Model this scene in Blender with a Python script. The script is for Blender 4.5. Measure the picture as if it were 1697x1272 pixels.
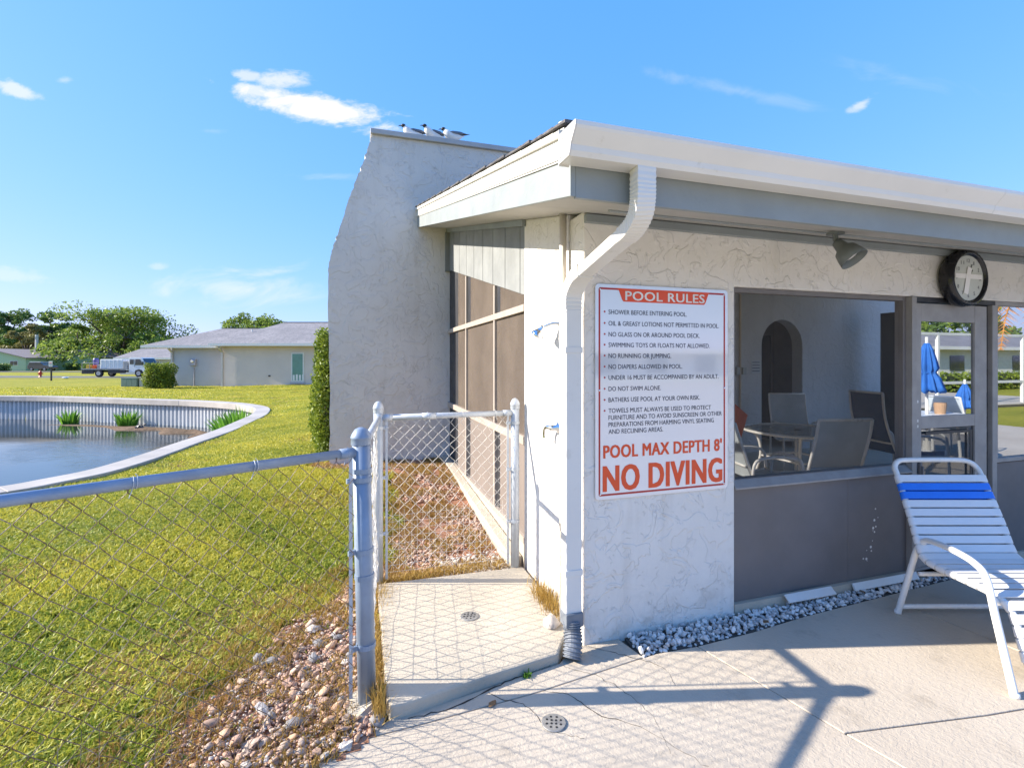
import bpy, bmesh, math, random
import numpy as np
from mathutils import Vector, Matrix, noise as mnoise
random.seed(7); rng = np.random.default_rng(7)
PI = math.pi
for o in list(bpy.data.objects): bpy.data.objects.remove(o)
scn = bpy.context.scene; COL = scn.collection

# ------------------------------------------------------------------ camera
# world axes follow the pool house: x along its front wall, y into the depth, the front left corner at the origin
YAW = math.radians(17.6); CAMP = Vector((-1.217, -2.50, 1.60))
cd = bpy.data.cameras.new('camera'); cam = bpy.data.objects.new('camera', cd); COL.objects.link(cam)
cam.location = CAMP; cam.rotation_euler = (PI/2, 0, -YAW)
cd.sensor_width = 36; cd.lens = 36*810/1697; cd.shift_y = -39/1697
cd.clip_start = .05; cd.clip_end = 2500
scn.camera = cam
# ------------------------------------------------------------------ sun and sky
SUN_D = Vector((-.965, .262, 0)).normalized()       # horizontal direction towards the sun
ELEV = math.radians(27.8)
sd = bpy.data.lights.new('sun', 'SUN'); sd.energy = 4.3; sd.angle = math.radians(.55); sd.color = (1, .915, .79)
so = bpy.data.objects.new('sun', sd); COL.objects.link(so); so.location = (-20, 6, 12)
tosun = Vector((SUN_D.x*math.cos(ELEV), SUN_D.y*math.cos(ELEV), math.sin(ELEV)))
so.rotation_euler = tosun.to_track_quat('Z', 'Y').to_euler()
world = bpy.data.worlds.new('World'); scn.world = world; world.use_nodes = True
scn.view_settings.view_transform = 'Standard'; scn.view_settings.look = 'None'
scn.view_settings.gamma = 1; scn.view_settings.use_curve_mapping = False
scn.view_settings.exposure = 1.34

class NT:
    def __init__(s, tree): s.t = tree
    def n(s, typ, **kw):
        nd = s.t.nodes.new(typ)
        for k, v in kw.items():
            if k.startswith('i_'): s.inp(nd, k[2:].replace('_', ' '), v)
            else: setattr(nd, k, v)
        return nd
    def inp(s, nd, key, v):
        sk = nd.inputs[key] if isinstance(key, int) else nd.inputs[key]
        if isinstance(v, bpy.types.NodeSocket): s.t.links.new(v, sk)
        else: sk.default_value = v
    def math(s, op, a, b=0.0, c=None, clamp=False):
        nd = s.t.nodes.new('ShaderNodeMath'); nd.operation = op; nd.use_clamp = clamp
        s.inp(nd, 0, a); s.inp(nd, 1, b)
        if c is not None: s.inp(nd, 2, c)
        return nd.outputs[0]
    def ramp(s, v, a, b, lo=0.0, hi=1.0):
        nd = s.t.nodes.new('ShaderNodeMapRange'); nd.interpolation_type = 'SMOOTHSTEP'
        s.inp(nd, 0, v); s.inp(nd, 1, a); s.inp(nd, 2, b); s.inp(nd, 3, lo); s.inp(nd, 4, hi); return nd.outputs[0]
    def mix(s, f, a, b, mode='MIX'):
        nd = s.t.nodes.new('ShaderNodeMix'); nd.data_type = 'RGBA'; nd.blend_type = mode
        def cc(v): return tuple(v)+(1,) if isinstance(v, (tuple, list)) and len(v) == 3 else v
        s.inp(nd, 0, f); s.inp(nd, 6, cc(a)); s.inp(nd, 7, cc(b)); return nd.outputs[2]
    def noise(s, vec, scale, detail=3, rough=.55, dist=0.0, out=0):
        nd = s.t.nodes.new('ShaderNodeTexNoise'); s.inp(nd, 'Vector', vec); s.inp(nd, 'Scale', scale)
        s.inp(nd, 'Detail', detail); s.inp(nd, 'Roughness', rough); s.inp(nd, 'Distortion', dist); return nd.outputs[out]

def make_world():
    t = world.node_tree; t.nodes.clear(); N = NT(t)
    sky = N.n('ShaderNodeTexSky', sky_type='NISHITA', sun_disc=False)
    sky.sun_elevation = ELEV; sky.sun_rotation = math.atan2(SUN_D.x, SUN_D.y) % (2*PI)
    sky.air_density = 1.0; sky.dust_density = .3; sky.ozone_density = 3.0; sky.altitude = 0
    tc = N.n('ShaderNodeTexCoord'); d = tc.outputs['Generated']
    def dot(v):
        nd = N.n('ShaderNodeVectorMath', operation='DOT_PRODUCT'); N.inp(nd, 0, d); N.inp(nd, 1, v); return nd.outputs['Value']
    f = dot((math.sin(YAW), math.cos(YAW), 0)); r = dot((math.cos(YAW), -math.sin(YAW), 0)); z = dot((0, 0, 1))
    fs = N.math('MAXIMUM', f, .05); u = N.math('DIVIDE', r, fs); v = N.math('DIVIDE', z, fs)
    cmb = N.n('ShaderNodeCombineXYZ'); N.inp(cmb, 0, u); N.inp(cmb, 1, N.math('MULTIPLY', v, 2.0)); 
    n1 = N.noise(cmb.outputs[0], 9, 6, .6, .6); n2 = N.noise(cmb.outputs[0], 30, 5, .65, .4)
    n3 = N.noise(cmb.outputs[0], 4, 5, .6, 2.2)
    total = None
    def P(px, py): return (px-848.5)/810, (597-py)/810
    clouds = [(525, 178, 118, 20, .20, .95, 0), (560, 190, 82, 14, .05, .75, 0), (470, 133, 40, 13, 0, .7, 0), (408, 126, 24, 8, .1, .6, 0), (425, 152, 36, 9, .25, .7, 0),
              (28, 149, 40, 11, .3, .65, 0), (390, 478, 105, 22, .02, .5, 1), (430, 455, 70, 10, -.22, .4, 1), (1428, 172, 22, 9, -.5, .55, 0), (262, 441, 18, 6, 0, .3, 0),
              (1220, 150, 150, 10, .22, .16, 1), (20, 456, 55, 11, .1, .28, 0), (545, 293, 50, 6, 0, .2, 1), (1500, 130, 120, 14, .2, .12, 1), (350, 217, 30, 5, 0, .2, 1), (108, 133, 14, 6, 0, .3, 0)]
    for (px, py, a, b, til, st, soft) in clouds:
        u0, v0 = P(px, py); du = N.math('SUBTRACT', u, u0); dv = N.math('SUBTRACT', v, v0)
        dv = N.math('ADD', dv, N.math('MULTIPLY', du, til))
        uu = N.math('DIVIDE', du, a/810*1.25); vv = N.math('DIVIDE', dv, b/810*1.35)
        q = N.math('SQRT', N.math('ADD', N.math('MULTIPLY', uu, uu), N.math('MULTIPLY', vv, vv)))
        nz = N.math('ADD', N.math('MULTIPLY', N.math('SUBTRACT', n1, .5), 2.0), N.math('MULTIPLY', N.math('SUBTRACT', n2, .5), 1.1))
        if soft: nz = N.math('MULTIPLY', N.math('SUBTRACT', n3, .5), 3.2)
        m = N.ramp(N.math('ADD', q, nz), 1.05, .25 if not soft else -.3, 0.0, st)
        total = m if total is None else N.math('MAXIMUM', total, m)
    total = N.math('MULTIPLY', total, N.ramp(f, .05, .2))
    # thin cloud in the rest of the sky
    mp = N.n('ShaderNodeMapping'); N.inp(mp, 'Vector', d); N.inp(mp, 'Scale', (1.5, 1.5, 5))
    g = N.math('MULTIPLY', N.ramp(N.noise(mp.outputs[0], 2.2, 6, .6, .5), .62, .8, 0, .7), N.ramp(f, .1, -.25))
    total = N.math('MAXIMUM', total, g)
    # tone of each channel as the camera recorded it: a gentler run from zenith to horizon than the raw sky
    sp = N.n('ShaderNodeSeparateColor'); N.inp(sp, 0, sky.outputs[0]); cb = N.n('ShaderNodeCombineColor')
    for i, (g_, k_) in enumerate(((.80, .62), (.42, 1.36), (.15, 3.5))): N.inp(cb, i, N.math('MULTIPLY', N.math('POWER', sp.outputs[i], g_), k_))
    colr = N.mix(total, cb.outputs[0], (3.6, 3.55, 3.75))
    bg = N.n('ShaderNodeBackground'); N.inp(bg, 0, colr); N.inp(bg, 1, .12)
    out = N.n('ShaderNodeOutputWorld'); t.links.new(bg.outputs[0], out.inputs[0])
make_world()
scn.render.engine = 'CYCLES'
scn.cycles.max_bounces = 8; scn.cycles.transparent_max_bounces = 24

# ------------------------------------------------------------------ materials
MATS = {}
def mat(name, col, rough=.6, metal=0, var=.08, vs=4, bump=0, bs=60, spec=.5, kind=None, col2=None, coat=0, stain=None):
    if name in MATS: return MATS[name]
    m = bpy.data.materials.new(name); m.use_nodes = True; t = m.node_tree; N = NT(t)
    b = t.nodes['Principled BSDF']; tc = N.n('ShaderNodeTexCoord').outputs['Object']
    nz = N.noise(tc, vs, 5, .6)
    c1 = tuple(max(0, c*(1-var)) for c in col); c2 = tuple(min(1, c*(1+var)) for c in (col2 or col))
    cc = N.mix(N.ramp(nz, .3, .7), c1, c2)
    if stain:
        sc, thr, sm = stain
        cc = N.mix(N.ramp(N.noise(tc, vs*2.7, 6, .7), thr, thr+.12, 0, .8), cc, sc)
    N.inp(b, 'Base Color', cc); N.inp(b, 'Metallic', metal); N.inp(b, 'Specular IOR Level', spec)
    rv = .02 if 'enamel' in name or 'vinyl' in name else .08
    N.inp(b, 'Roughness', N.ramp(N.noise(tc, vs*3, 3), .2, .8, max(0.02, rough-rv), min(1, rough+rv)))
    if coat: N.inp(b, 'Coat Weight', coat); N.inp(b, 'Coat Roughness', .03)
    if bump:
        bp = N.n('ShaderNodeBump'); N.inp(bp, 'Strength', min(1, bump)); N.inp(bp, 'Distance', .01*max(1, bump))
        N.inp(bp, 'Height', N.noise(tc, bs, 5, .65)); N.inp(b, 'Normal', bp.outputs[0])
    MATS[name] = m; return m

def stucco_mat(name, col, amt=1.0, sc=1.0, dens=.5):
    m = bpy.data.materials.new(name); m.use_nodes = True; t = m.node_tree; N = NT(t); b = t.nodes['Principled BSDF']
    tc = N.n('ShaderNodeTexCoord').outputs['Object']
    big = N.noise(tc, 1.1*sc, 4, .5)
    fine = N.noise(tc, 55*sc, 5, .6); mid = N.noise(tc, 9*sc, 4, .55, .6)
    def strokes(rot, scale, dist, wid, mscale, thr):
        mp0 = N.n('ShaderNodeMapping'); N.inp(mp0, 'Vector', tc); N.inp(mp0, 'Rotation', rot); m1 = N.n('ShaderNodeMapping'); N.inp(m1, 'Vector', mp0.outputs[0]); N.inp(m1, 'Scale', (.38, 1, 1))
        n = N.noise(m1.outputs[0], scale, 3, .55, dist); rid = N.math('ABSOLUTE', N.math('SUBTRACT', n, .5))
        g = N.ramp(rid, 0, wid, 1, 0); k = N.ramp(N.noise(m1.outputs[0], mscale, 3, .5), thr, thr+.04)
        return N.math('MULTIPLY', g, k)
    s1 = strokes((.5, .6, .5), 12*sc, .5, .014, 11*sc, dens+.02); s2 = strokes((-.6, -.5, 1.1), 19*sc, .4, .022, 14*sc, dens+.04); s3 = strokes((1.3, .4, 2.2), 15*sc, .6, .016, 7*sc, dens+.05)
    s = N.math('MAXIMUM', N.math('MAXIMUM', s1, s2), s3)
    # trowelled islands: low plateaus with crisp rims
    isl = N.ramp(N.noise(tc, 6*sc, 3, .5, 1.1), .50, .545)
    h = N.math('ADD', N.math('MULTIPLY', isl, .55), N.math('ADD', N.math('MULTIPLY', mid, 1.0), N.math('MULTIPLY', fine, .12)))
    h = N.math('SUBTRACT', h, N.math('MULTIPLY', s, .38))
    bp = N.n('ShaderNodeBump'); N.inp(bp, 'Strength', 1.0); N.inp(bp, 'Distance', .0062*amt); N.inp(bp, 'Height', h)
    N.inp(b, 'Normal', bp.outputs[0])
    c = N.mix(N.ramp(big, .3, .7), tuple(x*.93 for x in col), tuple(min(1, x*1.04) for x in col))
    mp = N.n('ShaderNodeMapping'); N.inp(mp, 'Vector', tc); N.inp(mp, 'Scale', (1, 1, .12))
    c = N.mix(N.ramp(N.noise(mp.outputs[0], 6, 5, .65), .5, .78, 0, .22), c, (.40, .35, .28))
    c = N.mix(N.ramp(N.noise(tc, 1.9, 5, .7), .52, .75, 0, .25), c, (.50, .42, .34))
    # splash dirt low on the wall
    sep = N.n('ShaderNodeSeparateXYZ'); N.inp(sep, 0, tc)
    c = N.mix(N.math('MULTIPLY', N.ramp(sep.outputs[2], .35, .0), N.ramp(N.noise(tc, 8, 5, .7), .45, .7, 0, .35)), c, (.38, .31, .22))
    N.inp(b, 'Base Color', c); N.inp(b, 'Roughness', .9); N.inp(b, 'Specular IOR Level', .2)
    MATS[name] = m; return m

def foliage_mat(name, col, col2, trans=.35, rough=.5):
    m = bpy.data.materials.new(name); m.use_nodes = True; t = m.node_tree; N = NT(t); b = t.nodes['Principled BSDF']
    at = N.n('ShaderNodeAttribute', attribute_name='tint'); 
    geo = N.n('ShaderNodeNewGeometry'); big = N.noise(geo.outputs['Position'], .9, 4, .6)
    f = N.math('ADD', N.math('MULTIPLY', at.outputs['Fac'], .75), N.math('MULTIPLY', N.ramp(big, .3, .7), .35), clamp=True)
    c = N.mix(f, col, col2)
    if name == 'grass blades': c = N.mix(N.ramp(at.outputs['Fac'], 1.2, 1.5), c, (.52, .36, .14))
    N.inp(b, 'Base Color', c); N.inp(b, 'Roughness', rough); N.inp(b, 'Specular IOR Level', .35)
    tr = N.n('ShaderNodeBsdfTranslucent'); N.inp(tr, 0, c); mx = N.n('ShaderNodeMixShader'); N.inp(mx, 0, trans)
    t.links.new(b.outputs[0], mx.inputs[1]); t.links.new(tr.outputs[0], mx.inputs[2])
    t.links.new(mx.outputs[0], t.nodes['Material Output'].inputs[0]); MATS[name] = m; return m

def screen_mat(name, col, op, tint=(1, 1, 1), gl=0.0, fine=0):
    m = bpy.data.materials.new(name); m.use_nodes = True; t = m.node_tree; N = NT(t); b = t.nodes['Principled BSDF']
    tc = N.n('ShaderNodeTexCoord').outputs['Object']
    nz = N.noise(tc, 2.2, 5, .6); c = N.mix(N.ramp(nz, .3, .7), tuple(x*.85 for x in col), tuple(x*1.12 for x in col))
    N.inp(b, 'Base Color', c); N.inp(b, 'Roughness', .8); N.inp(b, 'Specular IOR Level', .2)
    tr = N.n('ShaderNodeBsdfTransparent'); N.inp(tr, 0, tint+(1,)); mx = N.n('ShaderNodeMixShader'); N.inp(mx, 0, op)
    t.links.new(tr.outputs[0], mx.inputs[1]); t.links.new(b.outputs[0], mx.inputs[2]); last = mx
    if gl:
        g = N.n('ShaderNodeBsdfGlossy'); N.inp(g, 'Roughness', .01); N.inp(g, 0, (.9, .95, 1, 1))
        m2 = N.n('ShaderNodeMixShader'); N.inp(m2, 0, gl); t.links.new(mx.outputs[0], m2.inputs[1]); t.links.new(g.outputs[0], m2.inputs[2]); last = m2
    t.links.new(last.outputs[0], t.nodes['Material Output'].inputs[0]); MATS[name] = m; return m

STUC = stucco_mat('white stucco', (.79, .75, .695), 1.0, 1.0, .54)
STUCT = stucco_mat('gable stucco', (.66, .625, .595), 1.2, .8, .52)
STUCI = stucco_mat('interior stucco', (.82, .66, .48), .8, 1.0, .5)
WHITE = mat('white enamel', (.74, .72, .68), .35, var=.05, vs=3, stain=((.5, .46, .38), .68, 1))
GUT = mat('gutter enamel', (.74, .715, .67), .3, var=.03, vs=2, stain=((.60, .565, .50), .60, 1))
TRIM = mat('sage trim', (.26, .285, .285), .55, var=.07, vs=3, bump=.15, bs=40)
SOFF = mat('soffit paint', (.40, .385, .35), .7, var=.05, vs=3)
SIDING = mat('grey siding', (.23, .24, .24), .75, var=.12, vs=3, bump=.5, bs=35)
TAUPE = mat('taupe metal', (.17, .155, .15), .45, var=.08, vs=5)
TAUPEL = mat('taupe metal worn', (.30, .28, .265), .45, var=.12, vs=6, stain=((.45, .43, .4), .64, 1))
KICK = mat('kick panel', (.155, .142, .140), .5, var=.10, vs=2, bump=.08, bs=90, stain=((.22, .2, .19), .72, 1))
BEIGE = mat('beige metal frame', (.40, .345, .295), .5, var=.06)
DARKM = mat('dark bronze', (.03, .03, .035), .5, var=.2)
BLACK = mat('black plastic', (.012, .012, .014), .25, var=.1)
FENCE = mat('blue grey paint', (.24, .30, .39), .42, metal=.15, var=.1, vs=7, stain=((.62, .62, .6), .66, 1))
FENCE2 = mat('silver grey paint', (.46, .50, .55), .42, metal=.15, var=.1, vs=7, stain=((.66, .66, .64), .68, 1))
WIRE = mat('wire paint', (.30, .25, .21), .55, metal=.2, var=.3, vs=9, stain=((.10, .045, .02), .42, 1))
WIREL = mat('wire paint bright', (.72, .70, .66), .5, metal=.1, var=.1, vs=12)
CONC = mat('pale concrete', (.50, .44, .35), .85, var=.08, vs=2.2, bump=.5, bs=70, stain=((.42, .34, .25), .63, 1))
CAPC = mat('seawall concrete', (.42, .385, .345), .85, var=.14, vs=1.2, bump=.3, bs=25, stain=((.25, .22, .19), .62, 1))
CHROME = mat('chrome', (.75, .75, .76), .12, metal=1, var=.05)
SLATE = mat('grey corrugated plastic', (.17, .19, .22), .5, var=.12, vs=10)
BLUE = mat('blue vinyl', (.025, .19, .78), .4, var=.06)
VINYL = mat('white vinyl', (.74, .74, .74), .35, var=.03)
CHAISE = mat('white powder coat', (.78, .77, .74), .3, var=.03)
SLING = screen_mat('grey sling', (.54, .60, .64), .92)
NAVY = mat('navy sling', (.05, .075, .14), .8)
ORANGE = mat('orange towel', (.75, .12, .03), .9, var=.1, bump=.4, bs=60)
GLASS = screen_mat('glass table', (.35, .38, .38), .45)
DARK = mat('dark opening', (.02, .02, .022), .9)

# deck concrete: knocked down texture
def deck_mat():
    m = bpy.data.materials.new('deck concrete'); m.use_nodes = True; t = m.node_tree; N = NT(t); b = t.nodes['Principled BSDF']
    g = N.n('ShaderNodeNewGeometry').outputs['Position']
    big = N.noise(g, .9, 5, .6); st = N.noise(g, 4.2, 6, .7); fi = N.noise(g, 120, 4, .7)
    isl = N.ramp(N.noise(g, 34, 3, .55, .5), .46, .56); isl2 = N.ramp(N.noise(g, 75, 3, .6, .4), .40, .58)
    h = N.math('ADD', N.math('MULTIPLY', isl, .6), N.math('ADD', N.math('MULTIPLY', isl2, .35), N.math('MULTIPLY', fi, .2)))
    bp = N.n('ShaderNodeBump'); N.inp(bp, 'Strength', .5); N.inp(bp, 'Distance', .0022); N.inp(bp, 'Height', h)
    c = N.mix(N.ramp(big, .3, .7), (.47, .405, .325), (.54, .47, .38)); c = N.mix(N.ramp(st, .52, .72, 0, .5), c, (.33, .28, .22))
    c = N.mix(N.ramp(fi, .58, .7, 0, .25), c, (.3, .26, .2))
    N.inp(b, 'Base Color', c); N.inp(b, 'Roughness', .85); N.inp(b, 'Normal', bp.outputs[0]); N.inp(b, 'Specular IOR Level', .25)
    MATS['deck concrete'] = m; return m
DECK = deck_mat()

def ground_mat(name, cols, scales=(1.0, 14, 70), bump=.6, dist=.02):
    m = bpy.data.materials.new(name); m.use_nodes = True; t = m.node_tree; N = NT(t); b = t.nodes['Principled BSDF']
    g = N.n('ShaderNodeNewGeometry').outputs['Position']
    a = N.noise(g, scales[0], 5, .65); d = N.noise(g, scales[1], 5, .7); e = N.noise(g, scales[2], 4, .7)
    c = N.mix(N.ramp(a, .35, .65), cols[0], cols[1]); c = N.mix(N.ramp(d, .45, .62, 0, .8), c, cols[2]); c = N.mix(N.ramp(e, .5, .65, 0, .6), c, cols[3])
    bp = N.n('ShaderNodeBump'); N.inp(bp, 'Strength', bump); N.inp(bp, 'Distance', dist); N.inp(bp, 'Height', N.math('ADD', N.math('MULTIPLY', d, .7), N.math('MULTIPLY', e, .4)))
    N.inp(b, 'Base Color', c); N.inp(b, 'Roughness', .95); N.inp(b, 'Specular IOR Level', .1); N.inp(b, 'Normal', bp.outputs[0]); MATS[name] = m; return m
LAWN = ground_mat('lawn soil and turf', [(.24, .25, .028), (.36, .32, .04), (.19, .20, .024), (.42, .34, .08)], (.45, 9, 45), .8, .03)
MULCH = ground_mat('dry mulch soil', [(.34, .15, .085), (.42, .24, .16), (.20, .09, .045), (.50, .34, .25)], (3, 18, 60), .9, .02)
ROAD = ground_mat('asphalt', [(.16, .16, .16), (.2, .2, .2), (.13, .13, .13), (.2, .2, .2)], (.4, 5, 60), .2, .005)
BLADE = foliage_mat('grass blades', (.10, .22, .018), (.64, .57, .085), .38)
DRY = foliage_mat('dry weeds', (.22, .12, .03), (.50, .34, .09), .3)
LEAF1 = foliage_mat('oak leaves', (.075, .15, .022), (.32, .40, .07), .4)
LEAF2 = foliage_mat('dark leaves', (.06, .12, .035), (.22, .32, .08), .35)
LEAF3 = foliage_mat('hedge leaves', (.05, .11, .012), (.30, .36, .04), .35)
LEAF4 = foliage_mat('olive leaves', (.14, .15, .04), (.34, .31, .12), .35)
LEAF5 = foliage_mat('water plant leaves', (.05, .17, .015), (.22, .42, .05), .4)
BARK = mat('bark', (.13, .10, .08), .9, var=.25, vs=3, bump=.8, bs=12)

# ------------------------------------------------------------------ mesh helpers
class MB:
    def __init__(s): s.v = []; s.f = []
    def add(s, vs, fs): k = len(s.v); s.v += [tuple(x) for x in vs]; s.f += [tuple(i+k for i in f) for f in fs]; return s
    def box(s, a, b):
        x0, y0, z0 = a; x1, y1, z1 = b
        return s.add([(x0,y0,z0),(x1,y0,z0),(x1,y1,z0),(x0,y1,z0),(x0,y0,z1),(x1,y0,z1),(x1,y1,z1),(x0,y1,z1)],
                     [(0,3,2,1),(4,5,6,7),(0,1,5,4),(1,2,6,5),(2,3,7,6),(3,0,4,7)])
    def obox(s, c, size, M=None):
        hx, hy, hz = [k/2 for k in size]; M = M or Matrix.Identity(3); c = Vector(c)
        vs = [c+M@Vector((x*hx, y*hy, z*hz)) for z in (-1, 1) for (x, y) in ((-1,-1),(1,-1),(1,1),(-1,1))]
        return s.add(vs, [(0,3,2,1),(4,5,6,7),(0,1,5,4),(1,2,6,5),(2,3,7,6),(3,0,4,7)])
    def prism(s, poly, axis, a, b):   # poly of 2d points extruded along axis from a to b
        def P(p, t): return (t, p[0], p[1]) if axis == 0 else (p[0], t, p[1]) if axis == 1 else (p[0], p[1], t)
        n = len(poly); vs = [P(p, a) for p in poly]+[P(p, b) for p in poly]
        return s.add(vs, [tuple(range(n))[::-1], tuple(range(n, 2*n))]+[(i, (i+1) % n, n+(i+1) % n, n+i) for i in range(n)])
    def tube(s, path, r, n=8, cap=True, rfun=None):
        path = [Vector(p) for p in path]; m = len(path); rings = []; ref = None
        for i, p in enumerate(path):
            t = (path[min(i+1, m-1)]-path[max(i-1, 0)]).normalized()
            if ref is None:
                ref = Vector((0, 0, 1)) if abs(t.z) < .9 else Vector((1, 0, 0))
            a = (ref-t*ref.dot(t)).normalized(); b = t.cross(a); ref = a
            rr = rfun(i/(m-1)) if rfun else (r[i] if isinstance(r, (list, tuple)) else r)
            rings.append([p+a*math.cos(2*PI*k/n)*rr+b*math.sin(2*PI*k/n)*rr for k in range(n)])
        vs = [v for ring in rings for v in ring]; fs = []
        for i in range(m-1):
            for k in range(n): fs.append((i*n+k, i*n+(k+1) % n, (i+1)*n+(k+1) % n, (i+1)*n+k))
        if cap: fs += [tuple(range(n))[::-1], tuple((m-1)*n+k for k in range(n))]
        return s.add(vs, fs)
    def rtube(s, path, w, h, side):   # rectangular tube, side = direction of the width
        path = [Vector(p) for p in path]; m = len(path); side = Vector(side).normalized(); vs = []
        for i, p in enumerate(path):
            t = (path[min(i+1, m-1)]-path[max(i-1, 0)]).normalized(); a = (side-t*side.dot(t)).normalized(); b = t.cross(a)
            vs += [p+a*w/2*x+b*h/2*y for (x, y) in ((-1,-1),(1,-1),(1,1),(-1,1))]
        fs = [(0, 1, 2, 3), tuple(4*(m-1)+k for k in (3, 2, 1, 0))]
        for i in range(m-1):
            for k in range(4): fs.append((4*i+k, 4*i+4+k, 4*i+4+(k+1) % 4, 4*i+(k+1) % 4))
        return s.add(vs, fs)
    def lathe(s, prof, c=(0,0,0), n=16, M=None):
        c = Vector(c); M = M or Matrix.Identity(3); vs = []; m = len(prof)
        for (r, z) in prof: vs += [c+M@Vector((r*math.cos(2*PI*k/n), r*math.sin(2*PI*k/n), z)) for k in range(n)]
        fs = [tuple(range(n))[::-1], tuple((m-1)*n+k for k in range(n))]
        for i in range(m-1):
            for k in range(n): fs.append((i*n+k, i*n+(k+1) % n, (i+1)*n+(k+1) % n, (i+1)*n+k))
        return s.add(vs, fs)
    def blob(s, c, r, sub=1, jit=.15, seed=0):
        bm = bmesh.new(); bmesh.ops.create_icosphere(bm, subdivisions=sub, radius=1)
        vs = []
        for v in bm.verts:
            k = 1+jit*mnoise.noise(v.co*1.7+Vector((seed*3.1, seed, 0)))*2
            vs.append((c[0]+v.co.x*r[0]*k, c[1]+v.co.y*r[1]*k, c[2]+v.co.z*r[2]*k))
        fs = [tuple(v.index for v in f.verts) for f in bm.faces]; bm.free(); return s.add(vs, fs)
    def mesh(s, name, mt, smooth=False):
        me = bpy.data.meshes.new(name); me.from_pydata(s.v, [], s.f); me.update()
        bm = bmesh.new(); bm.from_mesh(me); bmesh.ops.recalc_face_normals(bm, faces=bm.faces); bm.to_mesh(me); bm.free()
        me.materials.append(mt)
        if smooth: me.shade_smooth()
        return me
    def build(s, name, mt, parent=None, smooth=False, bevel=0, loc=None, kind=None, seg=2):
        o = bpy.data.objects.new(name, s.mesh(name, mt, smooth)); COL.objects.link(o)
        if parent: o.parent = parent
        if loc: o.location = loc
        if bevel:
            b = o.modifiers.new('bevel', 'BEVEL'); b.width = bevel; b.segments = seg; b.limit_method = 'ANGLE'; b.angle_limit = .6
        if kind: o['kind'] = kind
        return o
def thing(name, label, cat, loc=(0,0,0), rz=0, group=None):
    o = bpy.data.objects.new(name, None); COL.objects.link(o); o.location = loc; o.rotation_euler = (0, 0, rz)
    o.empty_display_size = .1; tag(o, label, cat, group); return o
def tag(o, label, cat=None, group=None, kind=None):
    o['label'] = label
    if cat: o['category'] = cat
    if group: o['group'] = group
    if kind: o['kind'] = kind
    return o
KIDS = {}
def copy_tree(o, parent=None, allobs=None):
    c = o.copy(); COL.objects.link(c)
    if parent: c.parent = parent
    for ch in [x for x in COL.objects if x.parent == o]: copy_tree(ch, c)
    return c
def cw(X, Y, z=0):   # a place given by its distance right of and ahead of the photographer's standpoint
    return Vector((CAMP.x+X*math.cos(YAW)+Y*math.sin(YAW), CAMP.y-X*math.sin(YAW)+Y*math.cos(YAW), z))
def px(p, Y, z=0): return cw((p-848.5)/810*Y, Y, z)
def ss(a, b, x):
    t = np.clip((x-a)/(b-a), 0, 1); return t*t*(3-2*t)
def inpoly(poly, X, Y):
    X = np.asarray(X); Y = np.asarray(Y); r = np.zeros(X.shape, bool); n = len(poly)
    for i in range(n):
        x0, y0 = poly[i]; x1, y1 = poly[(i+1) % n]
        if y0 == y1: continue
        c = ((y0 > Y) != (y1 > Y)) & (X < (x1-x0)*(Y-y0)/(y1-y0)+x0); r ^= c
    return r
def smoothline(pts, n=6):
    out = []; m = len(pts)
    for i in range(m-1):
        p0, p1, p2, p3 = [Vector(pts[max(0, min(m-1, i+k))]) for k in (-1, 0, 1, 2)]
        for k in range(n):
            t = k/n; out.append(.5*((2*p1)+(-p0+p2)*t+(2*p0-5*p1+4*p2-p3)*t*t+(-p0+3*p1-3*p2+p3)*t**3))
    out.append(Vector(pts[-1])); return out

# ------------------------------------------------------------------ terrain
SHORE = [(-60, 34), (-40, 30.5), (-28, 28.3), (-20, 26.3), (-16.25, 24.93), (-13.5, 23.7), (-9.68, 21.1), (-7.08, 19.36), (-5.36, 17.7), (-4.48, 16.4), (-3.94, 15.1), (-3.70, 13.2),
         (-3.74, 11.4), (-3.83, 9.66), (-4.06, 8.1), (-4.15, 7.3), (-4.28, 6.46), (-4.48, 5.7), (-4.8, 5.2), (-5.15, 4.8), (-6.2, 4.1), (-9, 2.8), (-16, 1), (-30, -2), (-60, -8)]
SH = [(p.x, p.y) for p in smoothline([(a, b, 0) for a, b in SHORE], 5)]
def offset_line(pts, d):
    out = []
    for i, p in enumerate(pts):
        a = Vector(pts[max(0, i-1)]); b = Vector(pts[min(len(pts)-1, i+1)]); t = (b-a).normalized(); out.append((p[0]+t.y*d, p[1]-t.x*d))
    return out
CAPW = .42
SHI = offset_line(SH, CAPW)       # inner edge of the cap, over the water
SHM = offset_line(SH, CAPW*.45)
BED = [(0.05, 4.5), (-1.9, 4.6), (-1.75, 4.15), (-1.2, 3.85), (-.82, 3.6), (-.83, 2.9), (-.85, 2.1), (-1.05, 1.45), (-1.3, 1.1), (-1.6, .75), (-1.8, .33), (-1.95, 0), (-2.15, -.45), (-2.6, -1.1), (-3.6, -1.75), (-3.6, -1.52), (-2.3, -.90), (-1.2, -.37), (-1.085, -.25), (-1.08, .985), (.05, .99)]
def hz(X, Y):
    X = np.asarray(X, float); Y = np.asarray(Y, float)
    yc = (X-CAMP.x)*math.sin(YAW)+(Y-CAMP.y)*math.cos(YAW)
    z = .235*ss(.9, 4.2, Y)*ss(-4.4, -1.5, X)*(1-.6*ss(10, 20, Y))*(1-ss(.2, 1.0, X))
    z = z+.15*ss(24, 33, yc)*ss(-10, -5, X)-.35*ss(36, 60, yc)*ss(-2000, -3, -X)
    z = z-.03*ss(2, -2, X)*0
    return z
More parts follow.
